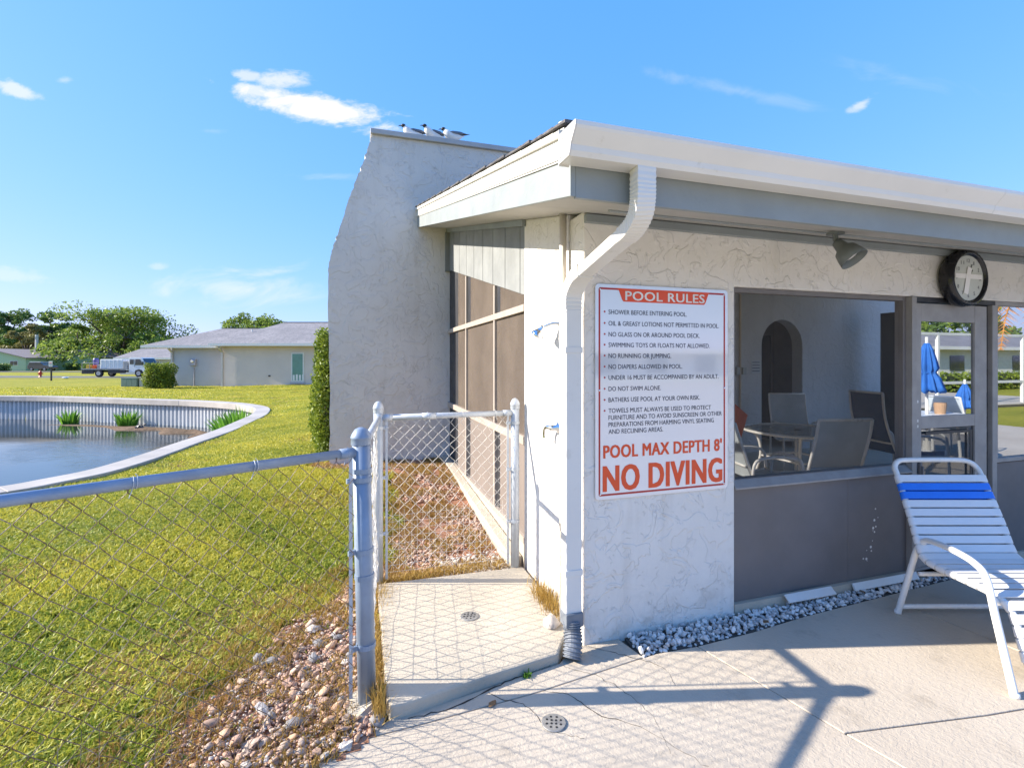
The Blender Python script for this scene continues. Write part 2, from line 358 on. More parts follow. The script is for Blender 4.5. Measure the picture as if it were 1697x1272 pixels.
def build_ground():
    def lines(a, b, lo, hi, s, far):
        L = list(np.arange(lo, hi+1e-6, s)); k = s; x = hi
        while x < b: k *= 1.35; x = x+min(k, far); L.append(x)
        k = s; x = lo
        while x > a: k *= 1.35; x = x-min(k, far); L.insert(0, x)
        return np.array(L)
    xs = lines(-900, 900, -20, 1, .16, 60); ys = lines(-700, 1500, -3, 27, .16, 60)
    X, Y = np.meshgrid(xs, ys); Z = hz(X, Y)-.012
    pond = inpoly(SHM+[(-900, -20), (-900, 60)][::1], X, Y)
    Z = np.where(inpoly(BED, X, Y), Z-.03, Z); Z = np.where(pond, -2.2, Z)
    under = (X > -3.6) & (Y < .0) & (X < np.where(Y > -9, 14, 26.8)) & (Y > -27.2) & (X > -1.0)     # under the deck
    Z = np.where(under, -.12, Z)
    under = (X > .05) & (X < 10.4) & (Y > -.1) & (Y < 4.5); Z = np.where(under | ((X > 4.8) & (X < 7.1) & (Y > 4) & (Y < 5.6)), -.1, Z)
    nx, ny = len(xs), len(ys)
    me = bpy.data.meshes.new('ground'); V = np.stack([X, Y, Z], -1).reshape(-1, 3)
    i = np.arange(nx*ny).reshape(ny, nx); F = np.stack([i[:-1, :-1], i[:-1, 1:], i[1:, 1:], i[1:, :-1]], -1).reshape(-1, 4)
    quick_mesh(me, V, F); me.materials.append(LAWN); me.shade_smooth()
    o = bpy.data.objects.new('ground', me); COL.objects.link(o); o['kind'] = 'structure'; o['label'] = 'yellow green lawn round the pond'
def quick_mesh(me, V, F, tint=None):
    V = np.asarray(V, np.float32); F = np.asarray(F, np.int32); k = F.shape[1]
    me.vertices.add(len(V)); me.vertices.foreach_set('co', V.ravel())
    me.loops.add(F.size); me.loops.foreach_set('vertex_index', F.ravel())
    me.polygons.add(len(F)); me.polygons.foreach_set('loop_start', np.arange(0, F.size, k, dtype=np.int32))
    me.update(calc_edges=True); me.validate()
    if tint is not None:
        a = me.attributes.new('tint', 'FLOAT', 'POINT'); a.data.foreach_set('value', np.asarray(tint, np.float32))
build_ground()

# pond: water, cap, sheet piling
def water_mat():
    m = bpy.data.materials.new('pond water'); m.use_nodes = True; t = m.node_tree; N = NT(t); b = t.nodes['Principled BSDF']
    g = N.n('ShaderNodeNewGeometry').outputs['Position']
    N.inp(b, 'Base Color', (.035, .04, .035, 1)); N.inp(b, 'Roughness', .03); N.inp(b, 'IOR', 1.42); N.inp(b, 'Specular IOR Level', 1.0)
    mp = N.n('ShaderNodeMapping'); N.inp(mp, 'Vector', g); N.inp(mp, 'Rotation', (0, 0, .5)); N.inp(mp, 'Scale', (1, 2.2, 1))
    n = N.noise(mp.outputs[0], 3.2, 4, .55, .4); msk = N.ramp(N.noise(g, .22, 3, .5), .42, .62, .12, 1)
    bp = N.n('ShaderNodeBump'); N.inp(bp, 'Strength', msk); N.inp(bp, 'Distance', .009); N.inp(bp, 'Height', n); N.inp(b, 'Normal', bp.outputs[0])
    return m
WZ = -.95
w = MB(); pts = SHM+[(-900, -20), (-900, 60)]; w.add([(x, y, WZ) for x, y in pts], [tuple(range(len(pts)))])
bmw = bmesh.new(); vv = [bmw.verts.new((x, y, WZ)) for x, y in pts]; fc = bmw.faces.new(vv); bmesh.ops.triangulate(bmw, faces=[fc], ngon_method='EAR_CLIP')
mw = bpy.data.meshes.new('water'); bmw.to_mesh(mw); bmw.free(); mw.materials.append(water_mat())
ow = bpy.data.objects.new('water', mw); COL.objects.link(ow); ow['kind'] = 'structure'; ow['label'] = 'still pond water reflecting the sky'
if mw.polygons[0].normal.z < 0: mw.flip_normals()

SW = thing('seawall', 'curved grey seawall of corrugated sheet piling with a pale concrete cap round the pond', 'seawall')
# cap in cast lengths: every joint shown in the photograph ends a length
def cap_piece(i0, i1):
    b = MB(); A = SH[i0:i1+1]; B = SHI[i0:i1+1]; n = len(A); vs = []
    for (a, c) in zip(A, B): vs += [(a[0], a[1], .055), (c[0], c[1], .055), (c[0], c[1], -.155), (a[0], a[1], -.155)]
    fs = [(0, 1, 2, 3), tuple(4*(n-1)+k for k in (3, 2, 1, 0))]
    for i in range(n-1):
        for k in range(4): fs.append((4*i+k, 4*i+4+k, 4*i+4+(k+1) % 4, 4*i+(k+1) % 4))
    b.add(vs, fs); return b.build('cap', CAPC, SW, bevel=.012)
SHd = []
cuts = [0, 10, 17, 26, 34, 45, 58, 75, 95, len(SH)-1]
for a, c in zip(cuts[:-1], cuts[1:]): cap_piece(a, c)
PILE = mat('vinyl sheet piling', (.50, .51, .52), .45, var=.08, vs=.8, stain=((.3, .27, .22), .66, 1))
line = offset_line(SH, CAPW*.55)
# corrugated sheets: each corrugation one part for the stretch that shows, joined elsewhere
def resample(line, step):
    out = [Vector((line[0][0], line[0][1]))]; acc = 0; prev = out[0]
    for p in line[1:]:
        q = Vector(p); seg = (q-prev).length
        while acc+seg >= step:
            t = (step-acc)/seg; prev = prev.lerp(q, t); out.append(prev.copy()); seg = (q-prev).length; acc = 0
        acc += seg; prev = q
    return out
RS = resample(line, .20)
cnt = 0; rest = MB(); pan = []
for i in range(len(RS)-1):
    a, c = RS[i], RS[i+1]; t = (c-a).normalized(); nrm = Vector((t.y, -t.x))
    zt, zb = -.155, -1.5; prof = [(0, 0), (.04, .0), (.075, .07), (.155, .07), (.20, 0)]
    vs = []
    for (u, v) in prof:
        p = a+t*u+nrm*v; vs += [(p.x, p.y, zb), (p.x, p.y, zt)]
    fs = [(2*k, 2*k+2, 2*k+3, 2*k+1) for k in range(4)]
    vis = -17.0 < a.x < -3.9 and a.y > 14
    if vis:
        m = MB().add(vs, fs); m.build('sheet_pile', PILE, SW)
    else: rest.add(vs, fs)
rest.build('sheet_pile', PILE, SW, kind='stuff')
# rusty tide line on the piling bottom is mud: a low bank at the foot
MUD = ground_mat('mud', [(.16, .11, .07), (.22, .15, .10), (.09, .06, .035), (.26, .2, .14)], (1, 8, 40), .8, .03)
b = MB(); 
def bank(pts, name, lab):
    X = []; F = []; n = len(pts)
    for i, (x, y, wd, h) in enumerate(pts):
        t = Vector((pts[min(n-1, i+1)][0]-pts[max(0, i-1)][0], pts[min(n-1, i+1)][1]-pts[max(0, i-1)][1])).normalized(); nn = Vector((t.y, -t.x))
        for k in range(7):
            u = k/6; q = Vector((x, y))+nn*(u-.2)*wd*(1+.25*mnoise.noise(Vector((x, y, u*3)))); X.append((q.x, q.y, WZ-.04+h*math.sin(PI*min(1, u*1.05))*(1+.5*mnoise.noise(Vector((q.x*2, q.y*2, 0))))))
    for i in range(n-1):
        for k in range(6): F.append((i*7+k, i*7+k+1, i*7+7+k+1, i*7+7+k))
    o = MB().add(X, F).build(name, MUD, None, smooth=True, kind='structure'); o['label'] = lab
ins = offset_line(SH, 1.0)
sel = [p for p in ins if -13.8 < p[0] < -5.0 and p[1] > 14]
bank([(p[0], p[1], 1.0+.5*math.sin(i*1.3), .02+.11*math.sin(PI*i/(len(sel)-1))) for i, p in enumerate(sel)], 'mud_bank', 'brown mud bank at the foot of the seawall')

# water plants
def blades_mesh(name, P, H, W, lean, tint, mt, seg=2, wz=None, up=None):
    """P (n,3) roots, H heights, W widths, lean (n,2) tip offset"""
    n = len(P); ang = rng.uniform(0, PI, n); dx = np.cos(ang)*W/2; dy = np.sin(ang)*W/2
    V = np.zeros((n, 5, 3), np.float32)
    V[:, 0] = P; V[:, 0, 0] -= dx; V[:, 0, 1] -= dy; V[:, 1] = P; V[:, 1, 0] += dx; V[:, 1, 1] += dy
    mid = P.copy(); mid[:, 0] += lean[:, 0]*.35; mid[:, 1] += lean[:, 1]*.35; mid[:, 2] += H*.6
    V[:, 2] = mid; V[:, 2, 0] += dx*.8; V[:, 2, 1] += dy*.8; V[:, 3] = mid; V[:, 3, 0] -= dx*.8; V[:, 3, 1] -= dy*.8
    V[:, 4] = P; V[:, 4, 0] += lean[:, 0]; V[:, 4, 1] += lean[:, 1]; V[:, 4, 2] += H
    base = (np.arange(n)*5)[:, None]
    F = np.concatenate([base+np.array([[0, 1, 2]]), base+np.array([[0, 2, 3]]), base+np.array([[3, 2, 4]])], 0)
    me = bpy.data.meshes.new(name); quick_mesh(me, V.reshape(-1, 3), F, np.repeat(tint, 5)); me.materials.append(mt); return me
def plant(c, r, h, n, label, zb=WZ):
    q = rng.uniform(0, 2*PI, n); rr = np.sqrt(rng.uniform(0, 1, n)); P = np.stack([np.cos(q)*rr*r[0], np.sin(q)*rr*r[1], np.zeros(n)], -1)
    H = h*rng.uniform(.55, 1, n)*(1-.35*rr); L = np.stack([np.cos(q), np.sin(q)], -1)*(rr*h*.35)[:, None]+rng.normal(0, .04, (n, 2))
    me = blades_mesh('leaf', P, H, rng.uniform(.05, .1, n), L, rng.uniform(0, 1, n), LEAF5)
    t = thing('water_plant', label, 'plant', (c[0], c[1], zb), 0, 'green plants standing in the pond'); o = bpy.data.objects.new('leaves', me); COL.objects.link(o); o.parent = t; o['kind'] = 'stuff'
plant((-12.35, 21.9), (.27, .25), .72, 60, 'small pale water plant in the pond, furthest left along the seawall')
plant((-9.75, 20.15), (.30, .28), .80, 90, 'round clump of leafy water plants in the middle of the seawall, mirrored in the water')
plant((-4.85, 15.4), (.55, 1.6), 1.22, 420, 'large bright green bank of water plants in the curve of the seawall')
t = thing('driftwood', 'small dark lump of wood sticking out of the water before the mud bank', 'driftwood', (-8.9, 18.9, WZ))
MB().blob((0, 0, .05), (.14, .09, .09), 2, .4, 3).tube([(0, 0, .05), (.12, .05, .14), (.2, .05, .2)], .02).build('stump', DARKM, t)

# ------------------------------------------------------------------ grass
def make_grass():
    def scatter(n, x0, x1, y0, y1):
        x = rng.uniform(x0, x1, n); y = rng.uniform(y0, y1, n)
        yc = (x-CAMP.x)*math.sin(YAW)+(y-CAMP.y)*math.cos(YAW); xc = (x-CAMP.x)*math.cos(YAW)-(y-CAMP.y)*math.sin(YAW)
        k = (yc > 1.0) & (np.abs(xc) < yc*1.12+.5)
        k &= ~inpoly(SH+[(-900, -20), (-900, 60)], x, y) & ~((x > -1.6) & (y > 4.2) & (y < 4.65)) & ~((x > -.03) & (y > -1))
        wob = np.array([mnoise.noise(Vector((a*2.6, b*2.6, 0))) for a, b in zip(x[:1], y[:1])])
        inb = inpoly(BED, x+.10*np.sin(y*9+x*3), y+.10*np.sin(x*11))
        keep = ~inb | (rng.uniform(0, 1, n) < .02)
        k &= keep & ~((x > -1.1) & (y < 1.05)) & (y > -.16+.4907*(x+1.171)) & (np.sin(x*31+3*np.sin(y*9))+np.sin(y*27+3*np.sin(x*8)) > -1.5)
        return x[k], y[k], yc[k]
    parts = []
    for (n, reg, h, wd) in [(430000, (-5.2, -.8, -1.2, 4.6), .034, .0105), (230000, (-5.5, -1.2, 4.2, 12), .038, .017), (170000, (-8, 0, 9, 30), .035, .022), (90000, (-22, 0, 18, 34), .04, .03)]:
        x, y, yc = scatter(n, *reg); m = len(x)
        pn = np.sin(x*1.9+np.sin(y*1.3)*2)*.5+np.sin(y*2.3+x*.7)*.5+np.sin(x*6.1+y*4.7)*.35
        z = hz(x, y)-.01
        tint = np.clip(.50+.13*pn+rng.normal(0, .34, m)*(1-.5*ss(8, 16, yc))+.28*ss(1.5, 8, yc), 0, 1)
        dead = (np.sin(x*2.7+1.3*np.sin(y*1.9+.5))+np.sin(y*3.1+1.7*np.sin(x*1.3)) > 1.35) & (rng.uniform(0, 1, m) < .55); tint = np.where(dead, 1.6+rng.uniform(0, .5, m), tint)
        hh = h*rng.uniform(.5, 1.25, m)*(1+.25*pn)*np.where(dead, .6, 1); le = rng.normal(0, 1, (m, 2))*(h*.8)
        parts.append((np.stack([x, y, z], -1), hh, wd*rng.uniform(.6, 1.3, m), le, tint))
    P = np.concatenate([p[0] for p in parts]); H = np.concatenate([p[1] for p in parts]); W = np.concatenate([p[2] for p in parts]); L = np.concatenate([p[3] for p in parts]); T = np.concatenate([p[4] for p in parts])
    print('blades', len(P))
    o = bpy.data.objects.new('grass', blades_mesh('grass', P, H, W, L, T, BLADE)); COL.objects.link(o)
    tag(o, 'short broad bladed yellow green lawn grass round the pond', 'grass', kind='stuff')
    # dry weeds in and round the bed
    n = 170000; x = rng.uniform(-3.2, 0, n); y = rng.uniform(-1.5, 4.4, n)
    f = np.array([mnoise.noise(Vector((a*3.2, b*3.2, 5))) for a, b in zip(x, y)]); f2 = np.array([mnoise.noise(Vector((a*9, b*9, 2))) for a, b in zip(x, y)])
    inb = inpoly(BED, x, y); edge = ~inpoly(BED, x+.16, y-.05) | ~inpoly(BED, x-.22, y+.1)
    k = ((inb & (f+f2*.6 > -.08)) | (edge & inpoly(BED, x+.25, y-.1) & (f2 > -.2))) & ~((x > -1.09) & (y < 1.02)) & (y > -.42+.46*(x+1.1)) & (x < -.12)
    x, y = x[k], y[k]; m = len(x); P = np.stack([x, y, hz(x, y)+.0], -1)
    o = bpy.data.objects.new('dry_weeds', blades_mesh('dry_weeds', P, (.03+.012*ss(-.2, .6, np.array([mnoise.noise(Vector((a*4, b*4, 7))) for a, b in zip(x, y)])))*rng.uniform(.3, 1.5, m), .0045*rng.uniform(.6, 1.4, m), rng.normal(0, .022, (m, 2)), np.clip(rng.normal(.5, .3, m), 0, 1), DRY)); COL.objects.link(o)
    tag(o, 'dry brown weeds creeping over the stone bed beside the wire fence', 'weeds', kind='stuff')
    # dry tufts against slab, post and wall
    R = []
    for (cx, cy, sx, sy, nn, hh) in [(-1.10, .9, .05, .14, 700, .08), (-.85, 1.07, .25, .03, 900, .05), (-.06, .42, .025, .10, 500, .13), (-1.12, .25, .02, .24, 800, .07), (-1.125, -.20, .02, .05, 160, .12), (-.5, 1.12, .35, .05, 900, .045)]:
        R.append(np.stack([rng.normal(cx, sx, nn), rng.normal(cy, sy, nn), np.full(nn, .03), hh*rng.uniform(.3, 1.2, nn)], -1))
    R = np.concatenate(R); m = len(R)
    o = bpy.data.objects.new('straw_tufts', blades_mesh('straw_tufts', R[:, :3].copy(), R[:, 3], .0035*rng.uniform(.6, 1.5, m), rng.normal(0, .03, (m, 2)), np.clip(rng.normal(.75, .2, m), 0, 1), DRY)); COL.objects.link(o)
    tag(o, 'orange dry straw growing along the slab edge and at the fence post foot', 'weeds', kind='stuff')
make_grass()

# bed sheet
def sheet(poly, name, mt, zf, step=.12, label=None, kind='structure', parent=None):
    xs = np.arange(min(p[0] for p in poly), max(p[0] for p in poly)+step, step); ys = np.arange(min(p[1] for p in poly), max(p[1] for p in poly)+step, step)
    X, Y = np.meshgrid(xs, ys); V = np.stack([X, Y, zf(X, Y)], -1).reshape(-1, 3); nx, ny = len(xs), len(ys); i = np.arange(nx*ny).reshape(ny, nx)
    F = np.stack([i[:-1, :-1], i[:-1, 1:], i[1:, 1:], i[1:, :-1]], -1).reshape(-1, 4)
    C = V[F].mean(1); F = F[inpoly(poly, C[:, 0]+.03*np.sin(C[:, 1]*21), C[:, 1])]
    me = bpy.data.meshes.new(name); quick_mesh(me, V, F); me.materials.append(mt); me.shade_smooth()
    o = bpy.data.objects.new(name, me); COL.objects.link(o); o['kind'] = kind
    if label: o['label'] = label
    if parent: o.parent = parent
    return o
def bump2(X, Y): return .012*np.sin(X*9+np.sin(Y*7))+.01*np.sin(Y*13+X*5)
bedo = sheet(BED, 'stone_bed', MULCH, lambda X, Y: hz(X, Y)-.004+bump2(X, Y)*.3, .03, 'reddish earth bed with loose river stones between lawn and pool house')

# stones
def stone_mats():
    c = [((.46, .28, .20), 'pink stone'), ((.50, .37, .28), 'buff stone'), ((.56, .50, .44), 'white stone'), ((.42, .27, .19), 'brown stone'), ((.60, .38, .24), 'tan stone'), ((.25, .24, .24), 'dark stone')]
    return [mat(n, k, .75, var=.15, vs=30, bump=.3, bs=90) for k, n in c]
SM = stone_mats()
def stone_mesh(seed, mt, ang=False, flat=.50):
    bm = bmesh.new(); bmesh.ops.create_icosphere(bm, subdivisions=2 if not ang else 1, radius=1)
    for v in bm.verts:
        k = 1+(.35 if ang else (.24 if seed % 2 else .42))*mnoise.noise(v.co*1.3+Vector((seed*7.7, 0, seed)))*2
        v.co = Vector((v.co.x*k, v.co.y*k*(.55+.25*math.sin(seed*2.3)**2), v.co.z*k*flat))
    me = bpy.data.meshes.new('stone'); bm.to_mesh(me); bm.free(); me.materials.append(mt)
    if not ang and seed % 2: me.shade_smooth()
    return me
ROUND = [stone_mesh(i, SM[[0, 1, 2, 0, 1, 4, 3, 4, 0, 5, 1, 3][i]]) for i in range(12)]
def put_stone(me, x, y, z, r, parent, tilt=.5):
    o = bpy.data.objects.new('stone', me); COL.objects.link(o); o.parent = parent
    o.location = (x, y, z); o.rotation_euler = (random.gauss(0, tilt), random.gauss(0, tilt), random.uniform(0, 6.28)); o.scale = (r*random.uniform(.85, 1.25), r, r*random.uniform(.8, 1.1)); return o
pts = []
def try_add(x, y, r, lst, gap=.75):
    for (a, b2, c) in lst:
        if abs(a-x) < .12 and abs(b2-y) < .12 and (a-x)**2+(b2-y)**2 < ((r+c)*gap)**2: return False
    lst.append((x, y, r)); return True
near = []; cx = 0
def bed_ok(x, y): return bool(inpoly(BED, np.array([x]), np.array([y]))[0]) and not (x > -1.08-.02 and y < 1.03 and y > -.3) and y > -.30+.46*(x+1.1)
while len(near) < 285 and cx < 60000:
    cx += 1
    x = random.uniform(-2.3, -1.0); y = random.uniform(-.75, 1.3)
    d = (x+1.15)*.9+.12*random.random()*4     # denser close to the fence
    if not bed_ok(x, y) or y > 1.2 or (y > .55 and random.random() < .5) or random.random() > ss(-2.1, -1.35, x-.35*y): continue
    try_add(x, y, random.choice([.013, .015, .017, .019, .022, .024, .028, .036])*random.uniform(.85, 1.1), near)
for (x, y, r) in near: put_stone(random.choice(ROUND), x, y, float(hz(x, y))+.006+r*.3, r, bedo, .3)
# smaller ones and those farther off, joined
def joined_stones(n, region, r0, r1, name, parent, meshes, ok, zf, dens=None):
    V = []; F = []; k = 0; base = []
    for me in meshes: base.append((np.array([v.co[:] for v in me.vertices]), np.array([p.vertices[:] for p in me.polygons]), me.materials[0]))
    out = {}
    for _ in range(n*4):
        if k >= n: break
        x = random.uniform(region[0], region[1]); y = random.uniform(region[2], region[3])
        if not ok(x, y): continue
        k += 1; bi = random.randrange(len(base)); v, f, m = base[bi]; r = random.uniform(r0, r1); a = random.uniform(0, 6.28)
        R = np.array(Matrix.Rotation(a, 3, 'Z') @ Matrix.Rotation(random.gauss(0, .4), 3, 'X'))
        vv = (v*r*np.array([1.1, 1, 1]))@R.T+np.array([x, y, zf(x, y)+r*.3]); L = out.setdefault(m.name, ([], [], [0])); L[0].append(vv); L[1].append(f+L[2][0]); L[2][0] += len(v)
    for mn, (vs, fs, _) in out.items():
        me = bpy.data.meshes.new(name); quick_mesh(me, np.concatenate(vs), np.concatenate(fs)); me.materials.append(bpy.data.materials[mn]); me.shade_smooth()
        o = bpy.data.objects.new(name, me); COL.objects.link(o); o.parent = parent; o['kind'] = 'stuff'
ANG = [stone_mesh(i+20, SM[[0, 2, 1, 3, 0, 3][i]], True) for i in range(6)]
joined_stones(4200, (-2.4, -1.0, -.8, 1.4), .005, .013, 'pebbles', bedo, ANG, lambda x, y: bed_ok(x, y) and random.random() < ss(-2.2, -1.3, x-.35*y), lambda x, y: float(hz(x, y))+.004)
joined_stones(2600, (-1.7, -.12, .9, 4.3), .007, .020, 'pebbles', bedo, [ANG[0], ANG[3], ANG[4], ANG[2], ANG[5]], lambda x, y: bed_ok(x, y) and mnoise.noise(Vector((x*2.3, y*2.3, 9))) > -.15+.25*random.random(), lambda x, y: float(hz(x, y))+.004)
WST = [stone_mesh(i+40, SM[2], True) for i in range(4)]
joined_stones(330, (-.62, -.12, 1.03, 1.42), .010, .020, 'white_pebbles', bedo, WST, lambda x, y: random.random() < 1-(y-1.0)/.45, lambda x, y: float(hz(x, y))+.008)

# ------------------------------------------------------------------ slab, deck
def poly_panel(name, poly, z0, z1, mt, parent=None, inset=.003, bevel=.004, z1f=None):
    c = Vector((sum(p[0] for p in poly)/len(poly), sum(p[1] for p in poly)/len(poly)))
    b = MB().prism(poly, 2, z0, z1); 
    if z1f: b.v = [(x, y, z1f(x, y)) if abs(z-z1) < 1e-6 else (x, y, z) for x, y, z in b.v]
    return b.build(name, mt, parent, bevel=bevel)
def bis(poly, d):   # inset a polygon
    n = len(poly); area = sum(poly[i][0]*poly[(i+1) % n][1]-poly[(i+1) % n][0]*poly[i][1] for i in range(n)); s = 1 if area > 0 else -1; out = []
    for i in range(n):
        p0, p1, p2 = Vector(poly[i-1]), Vector(poly[i]), Vector(poly[(i+1) % n]); a = (p1-p0).normalized(); b = (p2-p1).normalized()
        na = Vector((-a.y, a.x))*s; nb = Vector((-b.y, b.x))*s; k = (na+nb); k = k/max(.3, k.length_squared)*2; out.append(tuple(p1+k*d))
    return out
dk = MB().box((-3.6, -9, -.16), (14, -.3, -.02)).box((-3.6, -27.5, -.16), (27, -9, -.02)).box((-.95, -.33, -.15), (10.4, .02, -.02)).build('deck', mat('joint earth', (.10, .085, .065), .95), None, kind='structure'); dk['label'] = 'sand coloured textured concrete pool deck'
L1 = [(-1.22, -.34), (-.908, -.325), (-.375, -.286), (.26, -.20)]
P = [
 [(-1.22, -.34), (-.908, -.325), (-.375, -.286), (.26, -.20), (.22, .0), (-.06, .0), (-.2, -.11), (-.6, -.18), (-1.10, -.262), (-1.2, -.30)],
 [(-1.22, -.34), (-.908, -.325), (-.375, -.286), (.26, -.20), (.34, -.19), (.60, -.2), (.78, -.93), (1.0, -1.75), (.2, -1.75), (-3.6, -1.75), (-3.6, -1.47), (-2.3, -.85)],
 [(.60, -.2), (1.0, -.18), (1.45, -.135), (2.2, -.095), (2.30, -1.14), (1.5, -1.045), (.78, -.93)],
 [(.78, -.93), (1.5, -1.045), (2.30, -1.14), (2.36, -1.75), (1.0, -1.75)],
 [(2.2, -.095), (2.9, -.06), (4.4, -.05), (4.4, -1.4), (2.30, -1.14)],
 [(2.30, -1.14), (4.4, -1.4), (4.4, -1.75), (2.36, -1.75)],
 [(-3.6, -1.75), (1.0, -1.75), (1.3, -4), (-3.6, -4)], [(1.0, -1.75), (4.4, -1.75), (4.4, -4), (1.3, -4)], [(4.4, -.05), (9, -.05), (9, -4), (4.4, -4)], [(9, -.05), (14, -.05), (14, -4), (9, -4)],
 [(-3.6, -4), (4.4, -4), (4.4, -9), (-3.6, -9)], [(4.4, -4), (14, -4), (14, -9), (4.4, -9)]]+[[(x, y), (x+6.12, y), (x+6.12, y-6.1), (x, y-6.1)] for x in (-3.6, 2.52, 8.64, 14.76, 20.88) for y in (-9, -15.1, -21.2)]
for poly in P: poly_panel('panel', bis(poly, .0035), -.03, 0, DECK, dk)
# slab by the fence: a step up from the deck
slab = poly_panel('shower_slab', [(-1.085, .985), (-.02, 1.0), (-.015, .15), (-.2, -.105), (-.62, -.18), (-1.0, -.262), (-1.075, -.262), (-1.09, -.2)], -.14, .075, CONC, None, bevel=.012, z1f=lambda x, y: .045+.02*(-x))
slab['kind'] = 'structure'; slab['label'] = 'pale concrete shower slab a step above the deck'
# cracks
CRK = mat('crack', (.05, .042, .035), .95)
def crack(pts, wd, z=.0012, seed=0):
    r = random.Random(seed); L = smoothline([(a, b, 0) for a, b in pts], 7); vs = []; n = len(L)
    for i, p in enumerate(L):
        t = (L[min(n-1, i+1)]-L[max(0, i-1)]).normalized(); nn = Vector((-t.y, t.x, 0)); j = r.gauss(0, .004); ww = wd*r.uniform(.3, 1)*math.sin(PI*min(.9, .12+i/n))
        vs += [(p+nn*(j-ww))[:2]+(z,), (p+nn*(j+ww))[:2]+(z,)]
    MB().add(vs, [(2*i, 2*i+2, 2*i+3, 2*i+1) for i in range(n-1)]).build('crack', CRK, dk)
crack([(-.62, -.205), (-.56, -.29), (-.47, -.36), (-.42, -.52), (-.3, -.62)], .0035, seed=1)
crack([(-.2, -.115), (-.13, -.2), (-.05, -.27), (.02, -.42), (.05, -.6), (.0, -.8)], .002, seed=2)
crack([(-.36, -.29), (-.24, -.36), (-.18, -.5), (-.02, -.66), (.1, -.9)], .003, seed=3)
crack([(.0, -.01), (.12, -.11), (.2, -.19), (.3, -.3), (.28, -.45)], .003, seed=4)
crack([(-1.0, -.27), (-.8, -.27), (-.6, -.2), (-.4, -.15), (-.25, -.115)], .006, seed=5)
# drains
def drain(x, y, z, label):
    t = thing('drain_cover', label, 'drain cover', (x, y, z))
    MB().lathe([(.055, 0), (.055, .004), (.052, .006)], n=28).build('grate', mat('drain metal', (.33, .32, .3), .5, metal=.5), t)
    for k in range(12):
        a = k*2*PI/8 if k < 8 else (k-8)*PI/2+.4; r = .033 if k < 8 else .014
        MB().lathe([(.0055, .0062), (.0055, .0072)], (r*math.cos(a), r*math.sin(a), 0), 10).build('hole', DARK, t)
drain(-.57, .389, .0565, 'round grey drain cover in the middle of the shower slab')
drain(-.389, -.50, .001, 'round drain cover in the deck at the bottom of the picture')

# marble chip strip
strip = [(.24, -.21), (.34, -.185), (.62, -.19), (1.0, -.175), (1.45, -.13), (2.2, -.09), (2.9, -.055), (4.0, -.05), (4.0, .0), (.26, .0)]
sb = MB().prism(strip, 2, -.06, -.004).build('gravel_strip', mat('dark earth', (.07, .065, .06), .95), None, kind='structure'); sb['label'] = 'strip of grey white marble chips along the pool house wall'
MARB = [mat('marble chip', (.62, .61, .60), .55, var=.12, vs=40), mat('grey marble chip', (.44, .44, .45), .6, var=.2, vs=40), mat('white marble chip', (.74, .73, .71), .5, var=.08, vs=40)]
MCH = [stone_mesh(i+60, MARB[i % 3], True, .7) for i in range(9)]
lst = []; cx = 0
while len(lst) < 298 and cx < 90000:
    cx += 1; x = random.uniform(.26, 3.0); y = random.uniform(-.2, -.005)
    if not inpoly(bis(strip, .008), np.array([x]), np.array([y]))[0]: continue
    try_add(x, y, random.uniform(.013, .022), lst, .62)
for (x, y, r) in lst: put_stone(random.choice(MCH), x, y, .004+r*.35+random.uniform(0, .012), r, sb, .6)
joined_stones(700, (.26, 4.0, -.2, -.005), .010, .016, 'chips', sb, MCH, lambda x, y: bool(inpoly(strip, np.array([x]), np.array([y]))[0]), lambda x, y: -.006)
# fallen leaves
LF = mat('brown dead leaf', (.20, .11, .05), .8)
for i, (x, y, a, lab) in enumerate([(1.12, -.165, .4, 'dead brown leaf on the marble chips below the kick panel'), (2.05, -.06, 1.2, 'dead brown leaf on the marble chips near the pool chaise'), (-.62, -.31, .8, 'crumpled brown leaf on the deck crack below the slab')]):
    o = MB().add([(-.03, 0, 0), (-.01, .014, .006), (.02, .011, .004), (.035, 0, .008), (.018, -.012, .002), (-.01, -.013, .007)], [(0, 1, 2, 3, 4, 5)]).build('dead_leaf', LF, None, loc=(x, y, .03 if i < 2 else .004)); o.rotation_euler = (.15, .2, a)
    sol = o.modifiers.new('s', 'SOLIDIFY'); sol.thickness = .0015; tag(o, lab, 'leaf')
me = blades_mesh('weed_tuft', np.stack([rng.normal(0, .008, 40), rng.normal(0, .006, 40), np.zeros(40)], -1), rng.uniform(.01, .03, 40), rng.uniform(.006, .01, 40), rng.normal(0, .015, (40, 2)), rng.uniform(0, .5, 40), LEAF5)
o = bpy.data.objects.new('weed_tuft', me); COL.objects.link(o); o.location = (-.40, -.165, 0); tag(o, 'tiny green weed in the crack below the slab edge', 'weed')

# ------------------------------------------------------------------ pool house
PH = thing('pool_house', 'white stucco pool house with sloping roof, screened side and pool rules sign on its corner', 'pool house')
def S(y): return 2.43+.235*y
jr = random.Random(3); RX0 = Matrix.Rotation(PI/2, 3, 'X')
MB().prism([(0, -.05), (1.04, -.05), (1.04, 2.065), (5.6, 2.065), (5.6, -.05), (5.8, -.05), (5.8, 2.065), (6.4, 2.065), (6.4, -.05), (8.0, -.05), (7.2, 2.44), (0, 2.44)], 1, 0, .2).build('front_wall', STUC, PH, bevel=.008)  # unseen right end left open so daylight reaches the room
MB().prism([(.203, -.05), (1.03, -.05), (1.03, S(1.03)), (.203, S(.2))], 0, .001, .2).build('side_wall', STUC, PH, bevel=.006)
